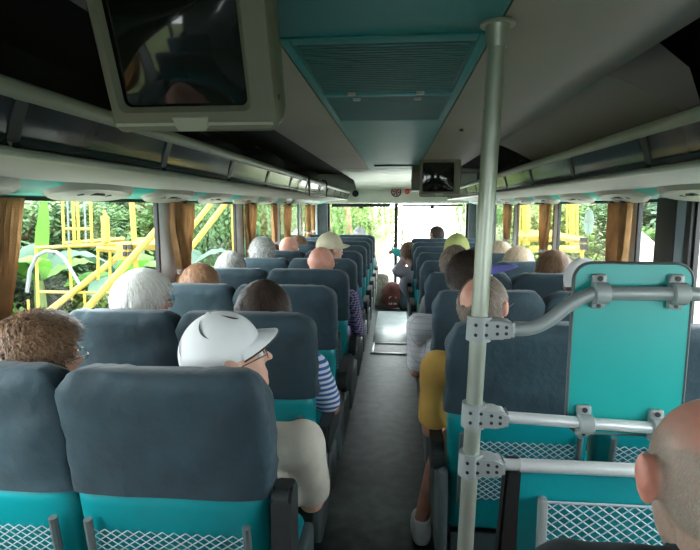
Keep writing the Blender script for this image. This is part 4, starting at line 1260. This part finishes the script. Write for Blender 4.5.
SKIN = {}
def skin(name, col):
    if name not in SKIN:
        SKIN[name] = mat('skin_' + name, col, .5, var=.07, vscale=14, bump=.06, bscale=70)
        SKIN[name].node_tree.nodes['Principled BSDF'].inputs['Subsurface Weight'].default_value = .08
        SKIN[name].node_tree.nodes['Principled BSDF'].inputs['Subsurface Radius'].default_value = (.02, .008, .004)
    return SKIN[name]
def cloth(name, col, **k): return mat(name, col, .9, bump=.15, bscale=50, **k)
PEOPLE = []
def person(x, y0, ztop, label, skin_m, shirt, pants, headx=0.0, heady=0.0, yaw_=0, nod=0, roll=0, vox=.011, L_arm=None, R_arm=None, lean=0.0, sleeve='short', shoes='black', detail=False, twist=0, wide=1.0, dx_sh=0.0, legs=True, drop=.018, lleg=None, sh_up=0.0, ear=0.0):
    """x: seat centre, y0: rear plane of the seat back; origin at floor below the pelvis"""
    o_loc = Vector((x, y0, 0))
    by = .215
    ztop -= drop
    if abs(x) > .8: wide *= .80
    hc = Vector((headx, by + .045 + heady, ztop - .117))
    mx = Matrix.Translation(hc) @ Euler((math.radians(nod), math.radians(roll), math.radians(yaw_)), 'YXZ').to_matrix().to_4x4()
    shx = (dx_sh + headx * .55) if abs(x) < .8 else (.012 if x < 0 else 0)
    nz = min(1.0, ztop - .27) + sh_up
    neck = Vector((headx * .7 + dx_sh * .3, by + .005, nz + .01))
    sz = nz - .055
    SHL = Vector((shx - .165 * wide, by, sz)); SHR = Vector((shx + .165 * wide, by, sz))
    LA_ = L_arm or [(-(.172 if x < -.8 else .225) + shx * (x > -.8), by + .10, .70), (-.175, by + .30, .615)]
    RA_ = R_arm or [((.172 if x > .8 else .225) + shx * (x < .8), by + .10, .70), (.175, by + .30, .615)]
    LA_ = [Vector(p) for p in LA_]; RA_ = [Vector(p) for p in RA_]
    pel = Vector((0, by + .01, .54))
    kn = [Vector((-.10, by + .33, .545)), Vector((.10, by + .33, .545))]
    an = [Vector((-.10, by + .34, .09)), Vector((.10, by + .34, .09))]
    if lleg: kn[0], an[0] = Vector(lleg[0]), Vector(lleg[1])
    def torso(bm, g):
        capsule(bm, SHL + Vector((.02, 0, -.005)), .056 + g, SHR + Vector((-.02, 0, -.005)), .056 + g)
        capsule(bm, neck + Vector((0, 0, -.02)), .050 + g, Vector((shx, by, sz - .01)), .075 + g)
        ell(bm, ((shx * .9), by + .01, sz - .13), ((.162 + g) * wide, .105 + g, .165 + g))
        ell(bm, (shx * .5, by + .025, .66), ((.150 + g) * wide, .120 + g, .17 + g))
        ell(bm, pel, (.165 + g, .125 + g, .10 + g))
    def arm(bm, sh, A, g, upto=2, r0=.050):
        capsule(bm, sh, r0 + g, A[0], .039 + g)
        if upto > 1: capsule(bm, A[0], .038 + g, A[1], .026 + g)
    def hand(bm, w_, dirv, pn):
        # w_: wrist, dirv: along the hand, pn: palm normal (downward)
        d = dirv.normalized(); pn = (pn - d * pn.dot(d)).normalized(); sx_ = d.cross(pn).normalized()
        c_ = w_ + d * .045
        capsule(bm, w_, .022, w_ + d * .03, .024)
        for s in (-.026, -.009, .009, .026): capsule(bm, w_ + d * .02 + sx_ * s * .7, .013, w_ + d * .082 + sx_ * s, .0115, 8)
        for s, L in ((-.028, .058), (-.010, .070), (.010, .066), (.028, .050)):
            k0 = w_ + d * .085 + sx_ * s
            k1 = k0 + (d * .9 + pn * .3).normalized() * L * .5; k2 = k1 + (d * .55 + pn * .8).normalized() * L * .5
            capsule(bm, k0, .0098, k1, .009, 8); capsule(bm, k1, .009, k2, .0075, 8)
        return sx_, d, pn
    def full(bm):
        ell(bm, mx @ SKC, SK, Euler(mx.to_euler()), 24, 16)
        R3 = Euler(mx.to_euler())
        ell(bm, mx @ Vector((0, .026, -.045)), (.060, .064, .074), R3)
        ell(bm, mx @ Vector((0, .062, -.090)), (.030, .026, .024), R3)
        capsule(bm, mx @ Vector((0, .088, .005)), .008, mx @ Vector((0, .108, -.030)), .013, 8)
        capsule(bm, mx @ Vector((-.030, .076, .018)), .011, mx @ Vector((.030, .076, .018)), .011, 8)
        capsule(bm, mx @ Vector((-.016, .084, -.062)), .0075, mx @ Vector((.016, .084, -.062)), .0075, 8)
        capsule(bm, mx @ Vector((-.014, .082, -.073)), .007, mx @ Vector((.014, .082, -.073)), .007, 8)
        for s in (-1, 1):
            ell(bm, mx @ Vector((s * (.083 + ear), -.004, .004 + ear * 1.6)), (.010, .020, .034), R3, 14, 10)
            ell(bm, mx @ Vector((s * (.092 + ear * 1.3), -.016, .014 + ear * 1.6)), (.0075, .014, .025), R3, 12, 8)
        capsule(bm, mx @ Vector((0, -.028, -.055)), .057, neck + Vector((0, 0, -.02)), .056)
        torso(bm, 0)
        for sh, A, s in ((SHL, LA_, -1), (SHR, RA_, 1)):
            arm(bm, sh, A, 0)
            dv = A[1] - A[0]
            if abs(dv.z) < .3 and dv.y > .05: dv = Vector((dv.x * .5, dv.y, -.02))
            sx_, d, pn = hand(bm, A[1], dv, Vector((0, 0, -1)))
            th = -s if sx_.x > 0 else s
            capsule(bm, A[1] + d * .025 + sx_ * th * .02, .013, A[1] + d * .055 + sx_ * th * .044, .011, 8)
            capsule(bm, A[1] + d * .055 + sx_ * th * .044, .0105, A[1] + d * .085 + sx_ * th * .040 + pn * .01, .009, 8)
        for s in (0, 1):
            capsule(bm, pel + Vector(((-.08, .08)[s], .02, 0)), .082, kn[s], .056)
            capsule(bm, kn[s], .052, an[s].lerp(kn[s], .6), .050); capsule(bm, an[s].lerp(kn[s], .6), .050, an[s], .033)
            capsule(bm, an[s] + Vector((0, -.02, -.05)), .034, an[s] + Vector((0, .15, -.062)), .026)
    me = blob_mesh(full, vox)
    me.name = 'person'
    root = link('person', me, skin_m, None, 180)
    root.location = o_loc
    tag(root, label, 'person', 'seated passengers')
    def sh_(bm):
        torso(bm, .010)
        for sh, A in ((SHL, LA_), (SHR, RA_)):
            if sleeve == 'short': capsule(bm, sh, .064, sh.lerp(A[0], .78), .058)
            else:
                capsule(bm, sh, .062, A[0], .050); capsule(bm, A[0], .050, A[1].lerp(A[0], .1), .038)
    ms = blob_mesh(sh_, max(vox, .010), 4)
    nrm = [v.normal.copy() for v in ms.vertices]
    for v, nv_ in zip(ms.vertices, nrm):
        q = v.co
        v.co = q + nv_ * (noise.noise(q * 11 + Vector((x * 7, y0, 0))) * .006 + .002 * noise.noise(q * 30))
    link('shirt', ms, shirt, root, 180)
    # collar
    bm = bmesh.new()
    pts = [(neck.x + .061 * math.cos(2 * PI * k / 20), neck.y - .004 + .061 * math.sin(2 * PI * k / 20), neck.z - .012 + .010 * math.sin(2 * PI * k / 20 + PI)) for k in range(21)]
    tube(bm, pts, .008, 8, caps=False); fin('collar', bm, shirt, root, 80)
    def pa(bm):
        ell(bm, pel, (.178, .138, .108))
        for s in (0, 1):
            a = pel + Vector(((-.08, .08)[s], .02, 0))
            capsule(bm, a, .092, a.lerp(kn[s], .72), .074)
            if legs == 'long': capsule(bm, a.lerp(kn[s], .6), .07, kn[s], .066); capsule(bm, kn[s], .064, an[s] + Vector((0, 0, .03)), .052)
    if detail or True:
        link('trousers', blob_mesh(pa, .012, 3), pants, root, 180)
    for s in (0, 1):
        bm = bmesh.new()
        loft(bm, [(0.0, 0, .045, .125), (.012, 0, .048, .13), (.03, 0, .046, .128), (.05, -.01, .042, .11), (.07, -.035, .038, .075), (.09, -.05, .036, .055)], 24, 2.6)
        c_ = fin('shoe', bm, shoes, root, 60); c_.location = (an[s].x, an[s].y + .05, .001)
    # eyes
    bm = bmesh.new()
    for s in (-1, 1): ell(bm, mx @ Vector((s * .030, .079, -.002)), (.012, .012, .012), u=12, v=8)
    e = fin('eyes', bm, 'eye', root)
    bm = bmesh.new()
    for s in (-1, 1): ell(bm, mx @ Vector((s * .030, .0895, -.002)), (.005, .003, .005), u=10, v=6)
    fin('pupils', bm, 'black', e)
    PEOPLE.append(root)
    return root, mx

sk_pink = skin('pink', (.62, .30, .22)); sk_fair = skin('fair', (.60, .34, .25)); sk_tan = skin('tan', (.38, .19, .12))
def hm(name, a, b, vs=45):
    m_ = mat(name, a, .5, col2=b, vscale=vs)
    t_ = m_.node_tree; at_ = t_.nodes.new('ShaderNodeAttribute'); at_.attribute_name = 'tone'
    rp = [n_ for n_ in t_.nodes if n_.type == 'VALTORGB'][0]
    rp.color_ramp.elements[0].position = 0; rp.color_ramp.elements[1].position = 1
    t_.links.new(at_.outputs['Fac'], rp.inputs['Fac'])
    return m_
h_white = hm('white_hair', (.62, .61, .57), (.92, .91, .88)); h_brown = hm('brown_hair', (.12, .065, .035), (.34, .20, .12)); h_dark = hm('dark_hair', (.02, .013, .01), (.075, .045, .032))
h_red = hm('reddish_hair', (.22, .10, .05), (.42, .24, .14)); h_grey = hm('grey_hair', (.22, .22, .21), (.58, .58, .56)); h_blond = hm('blond_hair', (.55, .42, .28), (.85, .74, .58)); h_cg = hm('curly_grey_hair', (.16, .16, .15), (.70, .70, .68), 30)
h_gb = hm('grey_brown_hair', (.10, .07, .05), (.34, .26, .20))
c_cream = cloth('cream_shirt', (.50, .47, .40)); c_khaki = cloth('khaki_trousers', (.30, .26, .18)); c_navy = cloth('navy_cloth', (.02, .03, .06)); c_dark = cloth('dark_tshirt', (.022, .032, .038))
c_stripe = stripe_mat('blue_striped_shirt', (.03, .12, .38), (.62, .68, .78), 42, 'Z', .9); c_purple = stripe_mat('purple_dotted_shirt', (.06, .04, .13), (.35, .30, .45), 60, 'Z', .9, .7, 'Y')
c_yellow = cloth('mustard_shirt', (.66, .40, .10)); c_check = stripe_mat('pale_checked_shirt', (.62, .62, .66), (.40, .41, .46), 34, 'Z', .9, .90, 'Y'); c_green = cloth('green_shirt', (.08, .20, .10)); c_blue = cloth('blue_shirt', (.10, .22, .42)); c_tealshirt = cloth('teal_jacket', (.02, .30, .30)); c_white = cloth('white_shirt', (.7, .7, .7)); c_grey = cloth('grey_shirt', (.25, .26, .27)); c_red = cloth('red_shirt', (.4, .05, .04))
c_beige = cloth('beige_cap_cloth', (.58, .54, .38)); c_ygreen = cloth('yellow_green_cap_cloth', (.42, .46, .16)); c_purp = cloth('purple_visor_cloth', (.075, .075, .27))

# --- foreground bald man, right
stub = mat('stubbled_scalp', (.66, .27, .20), .42, var=.06, vscale=10, bump=.08, bscale=70)
nt = stub.node_tree; b_ = nt.nodes['Principled BSDF']
src = b_.inputs['Base Color'].links[0].from_socket
tc = nt.nodes.new('ShaderNodeTexCoord'); sp_ = nt.nodes.new('ShaderNodeVectorMath'); sp_.operation = 'DISTANCE'
HB = (-.005, .235, 1.24)
sp_.inputs[1].default_value = HB
nt.links.new(tc.outputs['Object'], sp_.inputs[0])
n1 = nt.nodes.new('ShaderNodeTexNoise'); n1.inputs['Scale'].default_value = 260; nt.links.new(tc.outputs['Object'], n1.inputs['Vector'])
n2 = nt.nodes.new('ShaderNodeTexNoise'); n2.inputs['Scale'].default_value = 16; nt.links.new(tc.outputs['Object'], n2.inputs['Vector'])
# stubble band: distance from bald crown patch between .085 and .165
def mr_(a, b, c, d, s):
    m_ = nt.nodes.new('ShaderNodeMapRange'); m_.interpolation_type = 'SMOOTHSTEP'
    m_.inputs[1].default_value = a; m_.inputs[2].default_value = b; m_.inputs[3].default_value = c; m_.inputs[4].default_value = d
    nt.links.new(s, m_.inputs[0]); return m_.outputs[0]
ad = nt.nodes.new('ShaderNodeMath'); ad.operation = 'MULTIPLY_ADD'; ad.inputs[1].default_value = .055; nt.links.new(n2.outputs['Fac'], ad.inputs[0]); nt.links.new(sp_.outputs['Value'], ad.inputs[2])
a1 = mr_(.085, .125, 0, 1, ad.outputs[0]); a2 = mr_(.19, .215, 1, 0, ad.outputs[0])
mu = nt.nodes.new('ShaderNodeMath'); mu.operation = 'MULTIPLY'; nt.links.new(a1, mu.inputs[0]); nt.links.new(a2, mu.inputs[1])
sx_ = nt.nodes.new('ShaderNodeSeparateXYZ'); nt.links.new(tc.outputs['Object'], sx_.inputs[0])
su_ = nt.nodes.new('ShaderNodeMath'); su_.operation = 'ADD'; su_.inputs[1].default_value = .020; nt.links.new(sx_.outputs['X'], su_.inputs[0])
ab_ = nt.nodes.new('ShaderNodeMath'); ab_.operation = 'ABSOLUTE'; nt.links.new(su_.outputs[0], ab_.inputs[0])
a3 = mr_(.076, .086, 1, 0, ab_.outputs[0])
mu3 = nt.nodes.new('ShaderNodeMath'); mu3.operation = 'MULTIPLY'; nt.links.new(mu.outputs[0], mu3.inputs[0]); nt.links.new(a3, mu3.inputs[1]); mu = mu3
g1 = mr_(.35, .65, .68, 1.0, n1.outputs['Fac'])
mu2 = nt.nodes.new('ShaderNodeMath'); mu2.operation = 'MULTIPLY'; nt.links.new(mu.outputs[0], mu2.inputs[0]); nt.links.new(g1, mu2.inputs[1])
mx_ = nt.nodes.new('ShaderNodeMix'); mx_.data_type = 'RGBA'; nt.links.new(mu2.outputs[0], mx_.inputs[0]); nt.links.new(src, mx_.inputs[6]); mx_.inputs[7].default_value = (.33, .27, .21, 1)
nt.links.new(mx_.outputs[2], b_.inputs['Base Color'])
p, mx = person(RX, .40, 1.295, 'bald man with stubbled head and dark t-shirt in the foreground, right of the pole', stub, c_dark, c_navy, headx=-.020, heady=-.02, nod=-6, ear=.005, vox=.005, detail=True, drop=0, sh_up=.10, wide=1.1)
hair(p, 'fringe', hm('grey_stubble', (.30, .25, .20), (.46, .42, .36)), 9000, .004, .1, mx, 5, vol=.0003, width=.0003, shell=False)

# --- left side
p, mx = person(LX, lrow(-1) - .07, 1.285, 'person at the left picture edge whose ear just shows', sk_pink, c_grey, c_navy, headx=-.075, heady=-.03, drop=0)
p, mx = person(LX, lrow(0), 1.245, 'man in white cap with black slashes and cream shirt, nearest left aisle seat', sk_fair, c_cream, c_khaki, headx=.088, heady=-.01, yaw_=-60, nod=16, vox=.008, R_arm=[(.30, .30, .70), (.24, .50, .60)], L_arm=None, detail=True, dx_sh=.06, wide=1.1)
hair(p, 'full', h_grey, 900, .012, .05, mx, 4, vol=.004); make_cap(p, 'white', mx, slashes=True, brim_len=.054); make_glasses(p, mx)
p, mx = person(LW, lrow(0), 1.232, 'person with curly light brown hair and glasses in the nearest left window seat', sk_fair, c_blue, c_navy, headx=.015, nod=2, yaw_=-25, vox=.009)
hair(p, 'full', h_brown, 4200, .042, .75, mx, 7, vol=.026, width=.0022); make_glasses(p, mx)
p, mx = person(LW, lrow(1), 1.285, 'white-haired man with glasses by the first left window, looking right', sk_pink, c_green, c_navy, headx=-.01, yaw_=-40, nod=-2, vox=.009, wide=1.05)
hair(p, 'full', h_white, 3600, .06, .02, mx, 8, vol=.018, width=.002); make_glasses(p, mx)
p, mx = person(LX, lrow(1), 1.245, 'woman with dark pinned-up hair in a blue and white striped shirt', sk_tan, c_stripe, c_navy, headx=.015, yaw_=10, vox=.009, R_arm=[(.27, .33, .70), (.22, .50, .72)], dx_sh=.04)
hair(p, 'full', h_dark, 2200, .06, .02, mx, 9, vol=.018, width=.0022)
bm = bmesh.new(); ell(bm, mx @ Vector((-.055, -.06, .01)), (.055, .05, .06), u=24, v=16)
for v in bm.verts: v.co += (v.co - mx @ Vector((-.055, -.06, .01))).normalized() * .004 * math.sin(v.co.x * 700)
fin('hair_bun', bm, h_dark, p, 80)
p, mx = person(LW, lrow(2), 1.24, 'passenger with reddish fair hair by the left window, behind a straight grey head', sk_fair, c_grey, c_navy, headx=-.03, yaw_=-15)
hair(p, 'full', h_red, 1500, .05, .05, mx, 10, vol=.014)
p, mx = person(LX, lrow(3), 1.275, 'bald pink-headed man in purple patterned shirt, left aisle seat', sk_pink, c_purple, c_navy, drop=0, headx=.06, yaw_=-20, R_arm=[(.29, .30, .72), (.21, .50, .66)], dx_sh=.04, sleeve='long')
make_glasses(p, mx)
p, mx = person(LW, lrow(3), 1.25, 'passenger with straight grey hair by the left window', sk_fair, c_navy, c_navy, headx=-.075)
hair(p, 'full', h_grey, 1500, .05, .02, mx, 11, vol=.012)
p, mx = person(LX, lrow(4), 1.325, 'passenger in beige baseball cap just ahead of the bald man, left of aisle', sk_fair, c_blue, c_navy, headx=.035, yaw_=-50)
hair(p, 'full', h_gb, 500, .02, .05, mx, 12, vol=.004); make_cap(p, c_beige, mx)
p, mx = person(LW, lrow(4), 1.30, 'passenger with thick curly grey hair by the left window', sk_fair, c_white, c_navy, headx=-.035)
hair(p, 'full', h_cg, 1800, .03, .6, mx, 13, vol=.016)
p, mx = person(LW, lrow(5), 1.26, 'pink bald passenger ahead of the curly grey head', sk_pink, c_red, c_navy, drop=0, headx=.04, yaw_=-30)
p, mx = person(LW, lrow(6), 1.245, 'brown-haired passenger near the front left curtains', sk_fair, c_white, c_navy, headx=.0)
hair(p, 'full', h_brown, 700, .04, .2, mx, 15, vol=.012)
p, mx = person(LX, lrow(9), 1.25, 'passenger in white cap in the front left aisle seat', sk_fair, c_white, c_navy, headx=.03)
hair(p, 'full', h_grey, 200, .02, .05, mx, 16, vol=.004); make_cap(p, 'white', mx)
# --- right side
p, mx = person(RX, rrow(0), 1.300, 'balding man in mustard yellow shirt with glasses, right aisle seat beyond the pole', sk_pink, c_yellow, c_khaki, headx=-.10, heady=-.02, yaw_=-35, nod=4, vox=.008, L_arm=[(-.275, .27, .69), (-.235, .49, .60)], dx_sh=-.03, wide=1.05, detail=True, shoes='white', lleg=[(-.19, .54, .54), (-.285, .64, .09)])
hair(p, 'crown', h_gb, 3000, .024, .08, mx, 17, vol=.005, width=.0016); make_glasses(p, mx)
p, mx = person(RX, rrow(1), 1.320, 'woman with dark curly hair, purple sun visor and pale checked shirt', sk_fair, c_check, c_navy, headx=-.045, yaw_=-76, nod=4, vox=.009, L_arm=[(-.30, .28, .70), (-.22, .48, .62)], dx_sh=-.09, wide=1.12)
hair(p, 'full', h_dark, 2600, .035, .6, mx, 18, vol=.016); make_cap(p, c_dark, mx, brim_m=c_purp, visor=True, brim_len=.135)
p, mx = person(RX, rrow(2), 1.305, 'passenger with ash grey hair, right aisle seat ahead of the purple visor', sk_fair, c_grey, c_navy, headx=-.055)
hair(p, 'full', h_gb, 1500, .045, .05, mx, 19, vol=.012)
p, mx = person(RX, rrow(3), 1.325, 'passenger in a yellow-green cap ahead of the ash grey head', sk_fair, c_green, c_navy, headx=.03, yaw_=-20)
hair(p, 'full', h_gb, 400, .03, .05, mx, 20, vol=.004); make_cap(p, c_ygreen, mx)
p, mx = person(RW, rrow(2), 1.275, 'passenger with glossy brown hair by the right window', sk_fair, c_navy, c_navy, headx=.055)
hair(p, 'full', h_brown, 1800, .06, .03, mx, 21, vol=.016)
p, mx = person(RW, rrow(3), 1.245, 'passenger with pale blond hair by the right window', sk_fair, c_white, c_navy, headx=-.0)
hair(p, 'full', h_blond, 1500, .045, .35, mx, 22, vol=.018)
p, mx = person(RW, rrow(4), 1.25, 'passenger with small blond head furthest along the right windows', sk_fair, c_white, c_navy, headx=-.0)
hair(p, 'full', h_blond, 800, .05, .1, mx, 23, vol=.012)
p, mx = person(RW, rrow(1), 1.275, 'passenger in a white cloth hat by the right window behind the teal panel', sk_tan, c_white, c_navy, headx=.02, yaw_=-30, roll=-12)
hair(p, 'full', h_dark, 500, .03, .1, mx, 24, vol=.004); make_cap(p, 'white', mx)
p, mx = person(RX, rrow(6), 1.15, 'brown-haired person leaning into the aisle, stretching out a hand in a teal cuff', sk_fair, cloth('lilac_shirt', (.42, .38, .46)), c_navy, headx=-.27, heady=.02, nod=0, vox=.008, L_arm=[(-.29, .44, .96), (-.43, .62, 1.005)], dx_sh=-.08, sleeve='long')
hair(p, 'full', h_brown, 900, .05, .05, mx, 25, vol=.012)
bm = bmesh.new(); capsule(bm, (-.295, .445, .962), .056, (-.42, .605, 1.002), .043); fin('cuff', bm, c_tealshirt, p, 80)
p, mx = person(RX, rrow(7) + .15, 1.30, 'dark-haired person at the very front right, turned sideways', sk_tan, c_white, c_navy, headx=.09, yaw_=40)
hair(p, 'full', h_dark, 700, .03, .05, mx, 26, vol=.010)

bpy.data.scenes.remove(TS)
